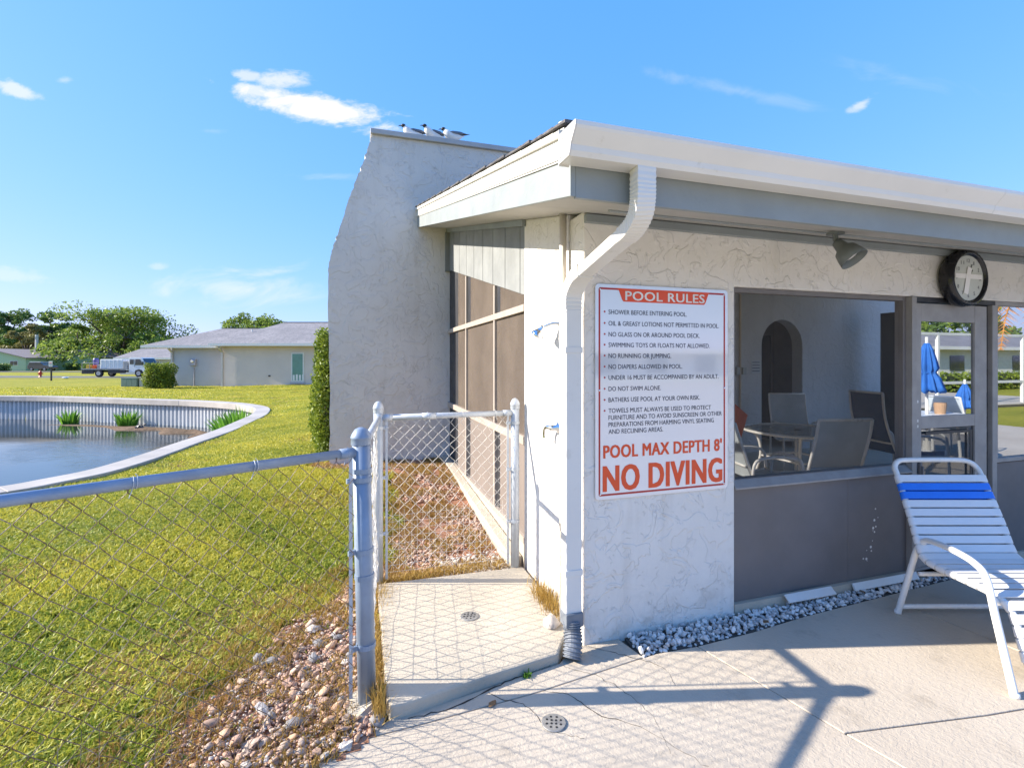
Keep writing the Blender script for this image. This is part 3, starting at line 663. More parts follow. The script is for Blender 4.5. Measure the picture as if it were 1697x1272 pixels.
# gable wall with its shaped left edge and the arch
prof = [(-1.565, -.1), (-1.562, .5), (-1.556, 1.2), (-1.564, 1.9), (-1.574, 2.62), (-1.566, 2.88), (-1.51, 3.07), (-1.462, 3.245), (-1.38, 3.52), (-1.30, 3.78), (-1.206, 4.034), (-1.13, 4.25), (-1.07, 4.46), (-1.021, 4.62)]
pp = []
for i in range(len(prof)-1):
    for k in range(5):
        t = k/5; pp.append((prof[i][0]*(1-t)+prof[i+1][0]*t+jr.gauss(0, .006), prof[i][1]*(1-t)+prof[i+1][1]*t))
pp.append(prof[-1])
arch = [(5.96+.46*math.cos(a), 1.86+.46*math.sin(a)) for a in [PI-PI*k/14 for k in range(15)]]
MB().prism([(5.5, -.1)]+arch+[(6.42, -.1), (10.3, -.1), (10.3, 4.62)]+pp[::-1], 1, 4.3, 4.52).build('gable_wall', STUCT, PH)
MB().box((-1.045, 4.255, 4.622), (2.2, 4.56, 4.69)).box((2.205, 4.257, 4.622), (6, 4.558, 4.692)).box((6.005, 4.255, 4.622), (10.34, 4.56, 4.69)).build('coping', mat('coping metal', (.42, .42, .43), .5, var=.1, vs=2, stain=((.3, .29, .27), .6, 1)), PH, bevel=.006)
MB().box((10.1, .2, -.05), (10.3, 4.3, .75)).build('unseen_lowered_end_wall', STUCI, PH)  # unseen end wall lowered to let sky light into the room
MB().box((5.8, .03, .0), (10.1, .1, .4)).build('kick_panel', KICK, PH)  # panel added below an unseen front opening that lights the room
for x in (7.2, 8.65, 10.1): MB().box((x, .04, .4), (x+.05, .1, 2.06)).build('screen_mullion', TAUPE, PH)  # mullions added in the same unseen, light-giving opening
for y in (.2, 1.5, 2.8, 4.1): MB().box((10.14, y, .752), (10.26, y+.12, 2.4)).build('added_end_post', BEIGE, PH)  # posts added out of view to carry the opened end
MB().prism([(.2, S(.2)-.004), (4.3, S(4.3)-.004), (4.3, S(4.3)-.016), (.2, S(.2)-.016)], 0, .21, 8.0).build('ceiling', mat('ceiling white', (.7, .68, .63), .8), PH)
# recess behind the arch
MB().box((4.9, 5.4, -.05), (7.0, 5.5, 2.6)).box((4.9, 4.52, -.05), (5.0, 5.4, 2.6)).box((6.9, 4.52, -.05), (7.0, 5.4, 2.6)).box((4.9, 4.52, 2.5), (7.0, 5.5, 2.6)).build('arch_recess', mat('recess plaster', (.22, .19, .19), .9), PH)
MB().box((5.0, 4.3, -.05), (6.9, 5.4, .019)).build('floor', mat('tan floor', (.50, .43, .34), .6, var=.06, vs=1.2), PH)
MB().box((6.05, 5.33, .02), (6.75, 5.39, 2.1)).build('inner_door', mat('dark brown door', (.045, .032, .028), .5), PH, bevel=.005)
# roof
MB().prism([(-.73, S(-.73)), (4.3, S(4.3)), (4.3, S(4.3)+.24), (-.73, S(-.73)+.24)], 0, -.40, 8.0).build('roof', SOFF, PH)  # unseen far end cut short so the sky brightens the room
MB().prism([(-.752, S(-.752)-.013), (4.298, S(4.298)-.013), (4.298, S(4.298)+.128), (-.752, S(-.752)+.128)], 0, -.424, -.401).build('rake_board', TRIM, PH, bevel=.002)
MB().prism([(-.752, S(-.752)+.140), (4.296, S(4.296)+.140), (4.296, S(4.296)+.245), (-.752, S(-.752)+.245)], 0, -.436, -.401).prism([(-.753, S(-.753)+.222), (4.294, S(4.294)+.222), (4.294, S(4.294)+.252), (-.753, S(-.753)+.252)], 0, -.452, -.437).prism([(-.752, S(-.752)+.132), (4.292, S(4.292)+.132), (4.292, S(4.292)+.139), (-.752, S(-.752)+.139)], 0, -.43, -.401).build('rake_trim', GUT, PH, bevel=.0015)
MB().box((-.4005, -.7515, S(-.73)-.022), (8.0, -.731, S(-.73)+.225)).build('fascia', TRIM, PH, bevel=.002)
MB().box((.0, -.035, 2.372), (8.0, -.001, S(0)-.012)).build('frieze', TRIM, PH, bevel=.003)
MB().box((.0, -.30, 2.352), (8.0, -.28, 2.372)).build('soffit_trim', TRIM, PH, bevel=.003)
MB().prism([(.99, S(.99)-.05), (4.3, S(4.3)-.05), (4.3, S(4.3)-.002), (.99, S(.99)-.002)], 0, -.03, -.002).build('side_frieze', TRIM, PH)
SHG = ground_mat('shingle', [(.10, .10, .11), (.16, .15, .15), (.07, .07, .08), (.2, .19, .18)], (3, 20, 90), .6, .004)
b = MB()
for k in range(38):
    y0 = -.80+k*.135
    if y0+.15 > 4.29: break
    z = S(y0)+.258
    m = MB().prism([(y0, z), (y0+.16, S(y0+.16)+.256), (y0+.16, S(y0+.16)+.262), (y0, z+.012)], 0, -.468+.004*((k*7) % 3), 8.02); m.build('shingle_course', SHG, PH)
# vent pipe
MB().lathe([(.033, 0), (.033, .42)], (.04, .36, S(.36)+.16), 14).lathe([(.04, .36), (.04, .43), (.03, .43)], (.04, .36, S(.36)+.16), 14).build('vent_pipe', WHITE, PH, smooth=False)
# gutter
go = [(-.756, 2.47), (-.756, 2.357), (-.846, 2.355), (-.858, 2.372), (-.862, 2.392), (-.885, 2.418), (-.900, 2.436), (-.905, 2.446), (-.905, 2.462), (-.890, 2.464)]
gi = [(-.893, 2.455), (-.899, 2.446), (-.880, 2.421), (-.857, 2.394), (-.852, 2.374), (-.843, 2.361), (-.760, 2.362), (-.760, 2.47)]
GU = MB().prism(go+gi, 0, -.468, 8.02).build('gutter', GUT, PH)
MB().prism(go, 0, -.474, -.4685).build('gutter_end_cap', GUT, PH, bevel=.001)
MB().prism([(-.756, 2.49), (-.756, 2.35), (-.752, 2.35), (-.752, 2.49)], 0, -.474, -.43).build('corner_flashing', GUT, PH)
for x in (1.9, 4.95): MB().prism([(q[0]-.0012*(1 if q[0] < -.8 else -1), q[1]-.001) for q in go], 0, x, x+.03).build('gutter_seam', GUT, PH)
for (y, z) in ((-.79, 2.44), (-.775, 2.375), (-.87, 2.445)): MB().lathe([(.004, 0), (.003, .0025)], (-.474, y, z), 8, Matrix.Rotation(-PI/2, 3, 'Y')).build('rivet', mat('rivet', (.3, .3, .3), .4), PH)
# downspout
def crimped(path, w, h, side, amp=.001):
    L = smoothline(path, 9); m = MB(); side = Vector(side); vs = []; n = len(L)
    for i, p in enumerate(L):
        t = (L[min(i+1, n-1)]-L[max(i-1, 0)]).normalized(); a = (side-t*side.dot(t)).normalized(); bb = t.cross(a); k = amp*(1 if i % 2 else -1)*(0 if i < 2 or i > n-3 else 1)
        vs += [p+a*(w/2+k)*x+bb*(h/2+k)*y for (x, y) in ((-1,-1),(1,-1),(1,1),(-1,1))]
    fs = [(0, 1, 2, 3), tuple(4*(n-1)+k for k in (3, 2, 1, 0))]
    for i in range(n-1):
        for k in range(4): fs.append((4*i+k, 4*i+4+k, 4*i+4+(k+1) % 4, 4*i+(k+1) % 4))
    return m.add(vs, fs)
DS = crimped([(-.14, -.815, 2.40), (-.14, -.815, 2.30), (-.138, -.81, 2.235), (-.13, -.78, 2.185), (-.12, -.71, 2.15), (-.115, -.64, 2.135)], .082, .062, (1, 0, 0)).build('downspout_elbow', GUT, PH, bevel=.003)
MB().rtube([(-.115, -.655, 2.138), (-.090, -.16, 2.054)], .080, .056, (1, 0, 0)).build('downspout_arm', GUT, PH, bevel=.004)
crimped([(-.092, -.21, 2.062), (-.088, -.13, 2.046), (-.085, -.07, 2.015), (-.085, -.022, 1.96), (-.085, -.017, 1.86)], .098, .070, (1, 0, 0)).build('downspout_elbow', GUT, PH, bevel=.003)
MB().rtube([(-.085, -.017, 1.88), (-.085, -.017, .14)], .096, .075, (1, 0, 0)).build('downspout_pipe', GUT, PH, bevel=.006)
for z in (1.64, .42): MB().box((-.137, -.0585, z), (-.033, .018, z+.034)).build('downspout_strap', GUT, PH, bevel=.002)
SP = MB().rtube([(-.085, -.022, .22), (-.085, -.022, .145)], .102, .092, (1, 0, 0)).build('drain_adapter', SLATE, PH, bevel=.004)
pa = smoothline([(-.087, -.030, .17), (-.090, -.045, .12), (-.105, -.085, .07), (-.125, -.11, .012)], 16)
MB().tube(pa, [.047+(.0045 if (i//2) % 2 else -.0035) for i in range(len(pa))], 20, False).build('drain_hose', SLATE, PH, smooth=False)
MB().tube([(-.04, .20, .06), (-.04, .20, S(.2)-.0)], .0215, 16).build('pvc_pipe', mat('pvc', (.66, .60, .52), .4, var=.06), PH, smooth=True)
# side: siding boards
MB().prism([(1.035, 2.10), (4.3, 2.10+.236*3.26), (4.3, S(4.3)-.05), (1.035, S(1.035)-.05)], 0, .035, .05).build('sheathing', DARKM, PH)
ys = [1.035, 1.16, 1.57, 1.97, 2.36, 2.76, 3.15, 3.55, 3.94, 4.24]
for a, c in zip(ys[:-1], ys[1:]):
    a += .007; c -= .007
    MB().prism([(a, 2.10+.236*(a-1.04)), (c, 2.10+.236*(c-1.04)), (c, S(c)-.045), (a, S(a)-.045)], 0, .01, .034).build('siding_board', SIDING, PH, bevel=.002)
MB().box((-.045, 4.245, 2.84), (.034, 4.298, S(4.245)-.045)).build('corner_board', SIDING, PH)
# side: screens and frames
def topz(y): return 2.10+.236*(y-1.04)
for y in (1.89, 3.13): MB().box((-.002, y-.02, .22), (.05, y+.02, topz(y)-.005)).build('screen_mullion', BEIGE, PH, bevel=.002)
MB().box((-.006, 1.032, 1.975), (.05, 4.298, 2.03)).build('screen_rail', BEIGE, PH, bevel=.003); MB().box((-.008, 1.032, .955), (.05, 4.298, 1.02)).build('screen_rail', BEIGE, PH, bevel=.003)
MB().box((-.004, 1.032, .2), (.05, 4.298, .25)).build('screen_sill', BEIGE, PH)
SCR = screen_mat('tan sun screen', (.20, .16, .13), .42)
SCRL = mat('tan kick panel', (.20, .165, .145), .7, var=.06, vs=2)
for (a, c) in ((1.034, 1.75), (1.91, 2.96), (3.15, 3.68)):
    MB().box((.02, a, 1.02), (.024, c if c != 1.75 else 1.868, 1.975) if False else (.024, {1.75: 1.868, 2.96: 3.108, 3.68: 3.68}[c], 1.975)).build('screen_panel', SCR, PH)
    MB().prism([(a, 2.03), (c, 2.03), (c, topz(c)), (a, topz(a))], 0, .02, .024).build('screen_panel', SCR, PH)
    MB().box((.018, a, .25), (.03, c, .955)).build('kick_panel', SCRL, PH)
for (a, c) in ((1.752, 1.868), (2.962, 3.108)):
    MB().box((.022, a, .26), (.04, c, .953)).build('dark_post', DARKM, PH); MB().prism([(a, 2.032), (c, 2.032), (c, topz(c)), (a, topz(a))], 0, .022, .04).build('dark_post', DARKM, PH)
MB().prism([(3.682, .25), (4.299, .25), (4.299, topz(4.3)), (3.682, topz(3.682))], 0, .024, .045).build('dark_post', DARKM, PH)
MB().prism([(1.06, -.05), (4.28, -.05), (4.28, .275), (1.06, .10)], 0, -.10, -.008).build('plinth', CONC, PH, bevel=.008)
MB().prism([(1.035, -.05), (4.29, -.05), (4.29, .199), (1.035, .199)], 0, .0, .15).build('plinth', CONC, PH)
# front: window, door, second window
FL = MB().box((.2, .2, -.05), (10.1, 4.3, .02)).build('floor', mat('tan floor', (.50, .43, .34), .6, var=.06, vs=1.2), PH)
def frame_rect(x0, x1, z0, z1, w, y0, y1, name, mt, parent, wb=None):
    wb = wb or w
    m = MB().box((x0, y0, z0), (x0+w, y1, z1)).box((x1-w, y0, z0), (x1, y1, z1)).box((x0+w, y0+.001, z1-w), (x1-w, y1-.001, z1)).box((x0+w, y0+.001, z0), (x1-w, y1-.001, z0+wb))
    return m.build(name, mt, parent, bevel=.002)
W1 = frame_rect(1.043, 2.60, .80, 2.062, .028, .03, .09, 'window_frame', TAUPE, PH, .045)
MB().box((1.071, .055, .845), (2.572, .059, 2.034)).build('screen_panel', screen_mat('dark insect screen', (.22, .20, .18), .08), PH)
MB().prism([(-.012, .80), (.03, .84), (.03, .792), (-.012, .79)], 0, 1.043, 2.60).build('window_sill', TAUPEL, PH)
MB().box((1.043, .028, .07), (2.60, .06, .79)).build('kick_panel', KICK, PH)
MB().box((2.03, .0265, .07), (2.034, .0279, .79)).build('panel_seam', TAUPE, PH)
MB().box((2.602, -.012, .06), (2.650, .09, 2.062)).build('door_jamb', TAUPEL, PH, bevel=.002)
MB().box((2.651, .0, 2.028), (3.538, .09, 2.062)).build('door_head', DARKM, PH)
DR = MB().box((2.655, .0, .09), (2.715, .035, 2.018)).box((3.302, .0, .09), (3.44, .035, 2.018)).box((2.715, .001, 1.888), (3.302, .034, 2.018)).box((2.715, .001, 1.10), (3.302, .034, 1.19)).box((2.715, .001, .09), (3.302, .034, .36)).build('door', TAUPEL, PH, bevel=.003)
REFG = screen_mat('reflective glass', (.02, .02, .02), .15, (.35, .35, .36), .55)
MB().box((2.715, .014, 1.19), (3.302, .020, 1.888)).build('pane', REFG, DR)
MB().box((2.715, .014, .36), (3.302, .020, 1.10)).build('pane', screen_mat('dim glass', (.05, .048, .05), .45, (.5, .5, .5), .14), DR)
MB().box((2.755, -.004, 1.055), (3.262, .0, 1.075)).box((3.24, -.004, .38), (3.262, .0, 1.055)).build('screen_frame', DARKM, DR)
MB().obox((2.682, -.012, .80), (.022, .02, .12)).obox((2.688, -.026, .80), (.012, .012, .07)).build('handle', TAUPE, DR, bevel=.003)
for z in (1.12, 1.16, 1.30): MB().obox((2.675, -.001, z), (.012, .002, .02)).build('paint_chip', WHITE, DR)
MB().box((3.441, .02, .09), (3.484, .07, 2.025)).build('door_gap', BLACK, PH)
MB().box((3.486, -.012, .06), (3.540, .09, 2.027)).build('door_jamb', TAUPEL, PH, bevel=.002)
W2 = frame_rect(3.543, 5.597, .80, 2.062, .03, .0, .07, 'window_frame', TAUPEL, PH, .03)
MB().box((3.573, .03, .83), (5.567, .036, 2.032)).build('pane', REFG, W2)
MB().box((3.543, .02, .07), (5.597, .06, .79)).build('kick_panel', KICK, PH)
for i in range(14): MB().lathe([(.004+.003*(i % 3), 0), (.003, .001)], (2.16+.06*jr.random()+.01*i, .0278, .14+.028*i+.05*jr.random()), 7, RX0).build('paint_fleck', WHITE, PH)
MB().box((2.651, .0, .02), (3.54, .12, .088)).build('threshold', TAUPEL, PH)
MB().box((1.043, .0, .0), (5.6, .10, .068)).build('curb', CONC, PH)
BT = MB().obox((1.62, -.035, .065), (.40, .012, .055), Matrix.Rotation(-.9, 3, 'X')).build('base_trim', WHITE, PH, bevel=.002)
MB().obox((2.33, -.02, .05), (.62, .014, .05), Matrix.Rotation(-.5, 3, 'X')).build('base_trim', WHITE, PH, bevel=.002)
# interior column and pipe
MB().box((7.72, 3.6, .02), (8.0, 3.85, 2.44)).build('inner_column', mat('dark column', (.045, .045, .05), .7), PH)
MB().tube([(7.70, 3.50, .9), (7.70, 3.50, 2.44)], .035, 10).build('inner_pipe', WHITE, PH)
MB().box((7.655, 3.455, 1.93), (7.745, 3.545, 2.0)).build('pipe_collar', mat('red clamp', (.35, .04, .03), .5), PH)
MB().box((5.02, 4.27, .3), (5.04, 4.299, 2.9)).build('conduit', STUCI, PH)
for x in (4.93, 5.06): MB().box((x, 4.25, 1.36), (x+.07, 4.299, 1.48)).build('switch_box', mat('switch grey', (.5, .49, .46), .5), PH, bevel=.003)

# text
FNT = None
def text_mesh(body, bold=0.0):
    c = bpy.data.curves.new('t', 'FONT'); c.body = body; c.size = 1; c.space_character = 1+bold*2.5; c.resolution_u = 3
    o = bpy.data.objects.new('t', c); COL.objects.link(o); bpy.context.view_layer.update()
    me = bpy.data.meshes.new_from_object(o.evaluated_get(bpy.context.evaluated_depsgraph_get())); bpy.data.objects.remove(o); bpy.data.curves.remove(c)
    a = np.zeros(len(me.vertices)*3, np.float32); me.vertices.foreach_get('co', a); a = a.reshape(-1, 3); return me, a
def place_text(body, x0, z0, h, y, mt, parent, w=None, sx=None, bold=0.0, caph=.73, name='lettering'):
    """lettering standing in the xz plane: x0 left edge, z0 baseline, h cap height, w full width or sx width factor"""
    me, a = text_mesh(body, bold); sc = h/caph
    lo, hi = a[:, 0].min(), a[:, 0].max(); fx = (w/(hi-lo)) if w else sc*sx
    V = np.stack([x0+(a[:, 0]-lo)*fx, np.full(len(a), y), z0+a[:, 1]*sc], -1).astype(np.float32)
    me.vertices.foreach_set('co', V.ravel()); me.update(); me.materials.clear(); me.materials.append(mt)
    if bold:      # heavier strokes: the letters laid over themselves, each copy a hair in front of the last
        bm = bmesh.new()
        k = 0; db = bold*sc
        for dx in ((-1, -.33, .33, 1) if bold > .012 else (-1, 1)):
            for dz in ((-1, 1) if bold > .012 else (0,)):
                n0 = len(bm.verts); bm.from_mesh(me); bm.verts.ensure_lookup_table()
                for v in bm.verts[n0:]: v.co += Vector((dx*db, -.00004*k, dz*db*.45))
                k += 1
        bm.to_mesh(me); bm.free()
    o = bpy.data.objects.new(name, me); COL.objects.link(o); o.parent = parent; return o, (hi-lo)*fx
# sign
SG = thing('pool_rules_sign', 'large white sign with red border reading POOL RULES and NO DIVING on the stucco corner', 'sign', (.066, -.012, .81))
SW_, SH_ = .911, 1.224
def rrect(x0, z0, x1, z1, r, n=5):
    out = []
    for (cx_, cz_, a0) in ((x1-r, z0+r, -PI/2), (x1-r, z1-r, 0), (x0+r, z1-r, PI/2), (x0+r, z0+r, PI)):
        out += [(cx_+r*math.cos(a0+k*PI/2/n), cz_+r*math.sin(a0+k*PI/2/n)) for k in range(n+1)]
    return out
ms = screen_mat('sign face', (.70, .72, .76), 1.0, gl=.0)
msb = ms.node_tree.nodes['Principled BSDF']
for l in list(msb.inputs['Base Color'].links): ms.node_tree.links.remove(l)
msb.inputs['Base Color'].default_value = (.72, .72, .75, 1); msb.inputs['Roughness'].default_value = .3; msb.inputs['Specular IOR Level'].default_value = .5; msb.inputs['Coat Weight'].default_value = 1; msb.inputs['Coat Roughness'].default_value = .05; msb.inputs['Coat IOR'].default_value = 2.7
REDS = mat('sign red', (.80, .085, .02), .35, var=.03); DREDS = mat('sign dark red', (.45, .03, .025), .35, var=.03); INK = mat('sign ink', (.02, .025, .05), .4)
MB().prism(rrect(0, 0, SW_, SH_, .022), 1, 0, .004).build('board', ms, SG)
def ring(x0, z0, x1, z1, w, r, y, mt, nm):
    A = rrect(x0, z0, x1, z1, r); B = rrect(x0+w, z0+w, x1-w, z1-w, max(.001, r-w)); n = len(A)
    return MB().add([(p[0], y, p[1]) for p in A]+[(p[0], y, p[1]) for p in B], [(i, (i+1) % n, n+(i+1) % n, n+i) for i in range(n)]).build(nm, mt, SG)
ring(.020, .020, SW_-.020, SH_-.020, .011, .012, -.0006, DREDS, 'border')
MB().add([(x, -.0008, z) for x, z in [(.138, SH_-.020), (.776, SH_-.020), (.765, SH_-.035), (.745, SH_-.085), (.735, SH_-.096), (.180, SH_-.096), (.170, SH_-.085), (.150, SH_-.035)]], [tuple(range(8))]).build('banner', REDS, SG)
place_text('POOL RULES', .192, SH_-.086, .054, -.0014, mat('sign white print', (.85, .85, .85), .4), SG, w=.545, bold=.022)
lines = [(.128, 'SHOWER BEFORE ENTERING POOL.', 1), (.181, 'OIL & GREASY LOTIONS NOT PERMITTED IN POOL.', 1), (.232, 'NO GLASS ON OR AROUND POOL DECK.', 1), (.2815, 'SWIMMING TOYS OR FLOATS NOT ALLOWED.', 1), (.332, 'NO RUNNING OR JUMPING.', 1),
         (.383, 'NO DIAPERS ALLOWED IN POOL.', 1), (.434, 'UNDER 16 MUST BE ACCOMPANIED BY AN ADULT.', 1), (.486, 'DO NOT SWIM ALONE.', 1), (.5375, 'BATHERS USE POOL AT YOUR OWN RISK.', 1), (.588, 'TOWELS MUST ALWAYS BE USED TO PROTECT', 1), (.6205, 'FURNITURE AND TO AVOID SUNSCREEN OR OTHER', 0), (.653, 'PREPARATIONS FROM HARMING VINYL SEATING', 0), (.6855, 'AND RECLINING AREAS.', 0)]
me, a = text_mesh(lines[1][1]); SXF = .776/(a[:, 0].max()-a[:, 0].min())/(.0275/.73)
for v, tx, bu in lines:
    z = SH_*(1-v)
    place_text(tx, .083, z-.0138, .0275, -.0012, INK, SG, sx=SXF*.972, bold=.004)
    if bu: MB().lathe([(.0055, 0), (.0055, .0006)], (.058, -.0006, z), 12, Matrix.Rotation(PI/2, 3, 'X')).build('bullet', DREDS, SG)
place_text("POOL MAX DEPTH 8'", .052, SH_*(1-.808), .075, -.0012, REDS, SG, w=.812, bold=.03)
place_text('NO DIVING', .052, SH_*(1-.962), .150, -.0012, REDS, SG, w=.812, bold=.033)
for (x, z) in ((.030, SH_-.03), (SW_-.03, SH_-.03), (.025, .62), (SW_-.025, .62), (.03, .03), (SW_-.03, .03)): MB().lathe([(.005, 0), (.005, .002), (.002, .003)], (x, -.0007, z), 10, Matrix.Rotation(PI/2, 3, 'X')).build('screw', CHROME, SG)

# clock
CK = thing('wall_clock', 'round black wall clock over the door frame with a pale cross reflection modelled over its dial', 'clock', (3.065, -.006, 2.205), 0)
RX = Matrix.Rotation(PI/2, 3, 'X')
MB().lathe([(.17, 0), (.20, .012), (.21, .04), (.208, .075), (.20, .098), (.182, .104), (.172, .094), (.168, .082)], (0, 0, 0), 48, RX).build('rim', BLACK, CK, smooth=True)
MB().lathe([(.165, .0), (.165, .084)], (0, 0, 0), 48, RX).build('dial', mat('clock dial', (.60, .62, .57), .5, var=.04), CK)
for k in range(1, 13):
    a = PI/2-k*PI/6; s = str(k); me, aa = text_mesh(s); wd = .017*len(s)
    place_text(s, .128*math.cos(a)-wd/2, .128*math.sin(a)-.014, .028, -.0852, INK, CK, w=wd if s not in ('1',) else .009, name='numeral')
def hand(ang, L, w, y, nm):
    d = Vector((math.sin(ang), 0, math.cos(ang))); M = Matrix.Rotation(ang, 3, 'Y')
    MB().obox(tuple(d*L*.4+Vector((0, y, 0))), (w, .001, L), M).build(nm, BLACK, CK)
hand(math.radians(20), .12, .006, -.0865, 'minute_hand'); hand(math.radians(35), .08, .009, -.0875, 'hour_hand')
PALE = mat('pale reflection', (.90, .88, .86), .5, var=.03)
MB().obox((0, -.0882, .012), (.29, .0012, .034)).obox((-.012, -.0890, -.02), (.046, .0012, .20), Matrix.Rotation(.22, 3, 'Y')).build('reflection_strip', PALE, CK)  # reflection across the clock glass, modelled as pale strips

# spot lamp under the eave
LP = thing('flood_lamp', 'grey cone shaped spot lamp fixed under the eave above the screen window', 'lamp', (1.385, -.40, S(-.40)-.005))
LMT = mat('lamp grey', (.15, .165, .155), .5, var=.06)
MB().lathe([(.045, -.014), (.045, .0)], n=20).build('canopy', LMT, LP)
MB().tube([(0, 0, -.01), (.0, 0, -.052)], .014, 10).build('swivel', LMT, LP)
ML = Vector((.20, -.58, -.79)).to_track_quat('Z', 'Y').to_matrix()
MB().lathe([(.010, .0), (.026, .01), (.032, .04), (.036, .06), (.056, .078), (.066, .115), (.073, .155), (.070, .155), (.062, .118), (.052, .085), (.03, .08)], (0, 0, -.050), 28, ML).build('shade', LMT, LP, smooth=True)
MB().lathe([(.02, .085), (.052, .10), (.050, .118), (.03, .128)], (0, 0, -.050), 20, ML).build('bulb', mat('lamp white', (.75, .72, .66), .3), LP, smooth=True)

# shower head and lever on the side wall
SHW = MB().tube(smoothline([(0, 0, 0), (-.03, .02, .004), (-.065, .05, -.008), (-.09, .07, -.025)], 5), .0095, 10).build('shower_arm', CHROME, PH, smooth=True, loc=(-.004, .33, 1.83))
MB().lathe([(.024, 0), (.024, .004), (.012, .008)], n=20, M=Matrix.Rotation(-PI/2, 3, 'Y')).build('flange', CHROME, SHW, smooth=True)
MS = Vector((-.40, .38, -.78)).to_track_quat('Z', 'Y').to_matrix()
MB().lathe([(.014, -.012), (.018, 0), (.018, .012), (.028, .026), (.043, .05), (.047, .062), (.043, .066), (.005, .066)], (-.088, .07, -.022), 22, MS).build('shower_head', CHROME, SHW, smooth=True)
LV = MB().lathe([(.034, 0), (.034, .006), (.018, .012), (.018, .05), (.014, .056)], n=20, M=Matrix.Rotation(-PI/2, 3, 'Y')).build('shower_valve', CHROME, PH, smooth=True, loc=(-.004, .36, 1.175))
MB().tube(smoothline([(-.05, 0, .0), (-.06, .03, .004), (-.064, .06, -.012), (-.062, .075, -.045), (-.058, .078, -.07)], 5), .013, 10, rfun=lambda t: .016-.004*math.sin(t*3)).build('lever', CHROME, LV, smooth=True)
o = MB().blob((0, 0, 0), (.05, .045, .05), 2, .25, 4).build('stone', SM[2], None, smooth=True, loc=(-.135, .16, .06)); tag(o, 'single white stone leaning at the wall behind the drain hose', 'stone')

# ------------------------------------------------------------------ chain link fence
FN = thing('chain_link_fence', 'blue grey painted chain link fence with round post caps enclosing the shower slab', 'fence', (-1.171, -.123, 0))
FO = Vector((-1.171, -.123, 0))
A0 = Vector((0, 0, 0)); B0 = Vector((-1.075, 1.03, .03))-FO; C0 = Vector((-.078, 1.015, .03))-FO; L0 = Vector((-3.60, -1.315, 0))-FO
def post(p, r, h, mt, lean=(0, 0), cap=True, lab=None):
    top = p+Vector((lean[0], lean[1], h)); o = MB().tube([p, top], r, 20).build('post', mt, FN, smooth=True)
    cz = MB().lathe([(r*1.08, -.03), (r*1.1, -.028), (r*1.1, -.002), (r*1.16, .0), (r*1.16, .006), (r*1.02, .02), (r*.7, .04), (r*.3, .049), (.001, .051)], top, 20).build('cap', mt, o, smooth=True)
    if lab: o['label'] = lab
    return top
tA = post(A0+Vector((0, 0, -.03)), .041, 1.27, FENCE, (-.028, .0), lab='thick blue grey corner post with peeling paint'); tB = post(B0, .032, 1.235, FENCE2, (0, 0)); tC = post(C0, .032, 1.235, FENCE2); post(L0, .032, 1.25, FENCE)
MB().blob((0, 0, -.01), (.11, .10, .05), 2, .25, 2).build('footing', CONC, FN, smooth=False)
def rail(a, b, r, mt): MB().tube([a, b], r, 14).build('rail', mt, FN, smooth=True)
Az = Vector((-.026, 0, 1.178)); rail(Az, Vector((L0.x, L0.y, 1.178)), .0205, FENCE)
Bz = B0+Vector((0, 0, 1.17)); Cz = C0+Vector((0, 0, 1.175)); rail(Bz, Cz, .0205, FENCE2); rail(Vector((-.026, 0, 1.185)), B0+Vector((0, 0, 1.165)), .0205, FENCE2)
# rail ends and sleeves
def sleeve(a, b, t, r, mt, L=.05):
    d = (b-a).normalized(); c = a+d*t; MB().tube([c, c+d*L], r, 14).build('rail_sleeve', mt, FN, smooth=True)
sleeve(Az, Vector((L0.x, L0.y, 1.178)), .035, .0235, FENCE, .07); sleeve(Bz, Cz, .035, .0235, FENCE2, .06); sleeve(Bz, Cz, .30, .0230, FENCE2, .10); sleeve(Cz, Bz, .035, .0235, FENCE2, .06); sleeve(Vector((-.026, 0, 1.185)), B0+Vector((0, 0, 1.165)), .04, .0235, FENCE2, .06)
def band(p, r, z, d, mt):   # clamp round a post with a bolt ear towards the tension bar
    d = Vector(d).normalized(); c = Vector((p.x, p.y, z)); M = Matrix(((d.x, -d.y, 0), (d.y, d.x, 0), (0, 0, 1)))
    m = MB().lathe([(r*1.0, -.011), (r*1.09, -.011), (r*1.09, .011), (r*1.0, .011)], c, 20).obox(c+d*(r+.017), (.036, .012, .022), M)
    m.lathe([(.006, -.016), (.006, .016)], c+d*(r+.024), 8, Matrix.Rotation(PI/2, 3, 'X')); m.build('clamp_band', mt, FN, smooth=False)
dL = (L0-A0).normalized(); dB = (B0-A0).normalized(); dC = (C0-B0).normalized()
for z in (1.05, .72, .28): band(A0+Vector((-.026*z/1.2, 0, 0)), .041, z, dL, FENCE)
for z in (1.10, .75, .36): band(B0, .032, z+.03, dC, FENCE2); band(C0, .032, z+.03, -dC, FENCE2)
for z in (1.09, .60): band(A0+Vector((-.026*z/1.2, 0, 0)), .0412, z, dB, FENCE)
def bar(p, z0, z1, mt): MB().obox((p.x, p.y, (z0+z1)/2), (.016, .006, z1-z0)).build('tension_bar', mt, FN)
bar(A0+dL*.068+Vector((-.012, 0, 0)), .06, 1.16, FENCE2); bar(B0+dC*.056, .07, 1.18, FENCE2); bar(C0-dC*.056, .07, 1.2, FENCE2); bar(A0+dB*.068, .07, 1.16, FENCE2); bar(B0-dB*.056, .07, 1.17, FENCE2)
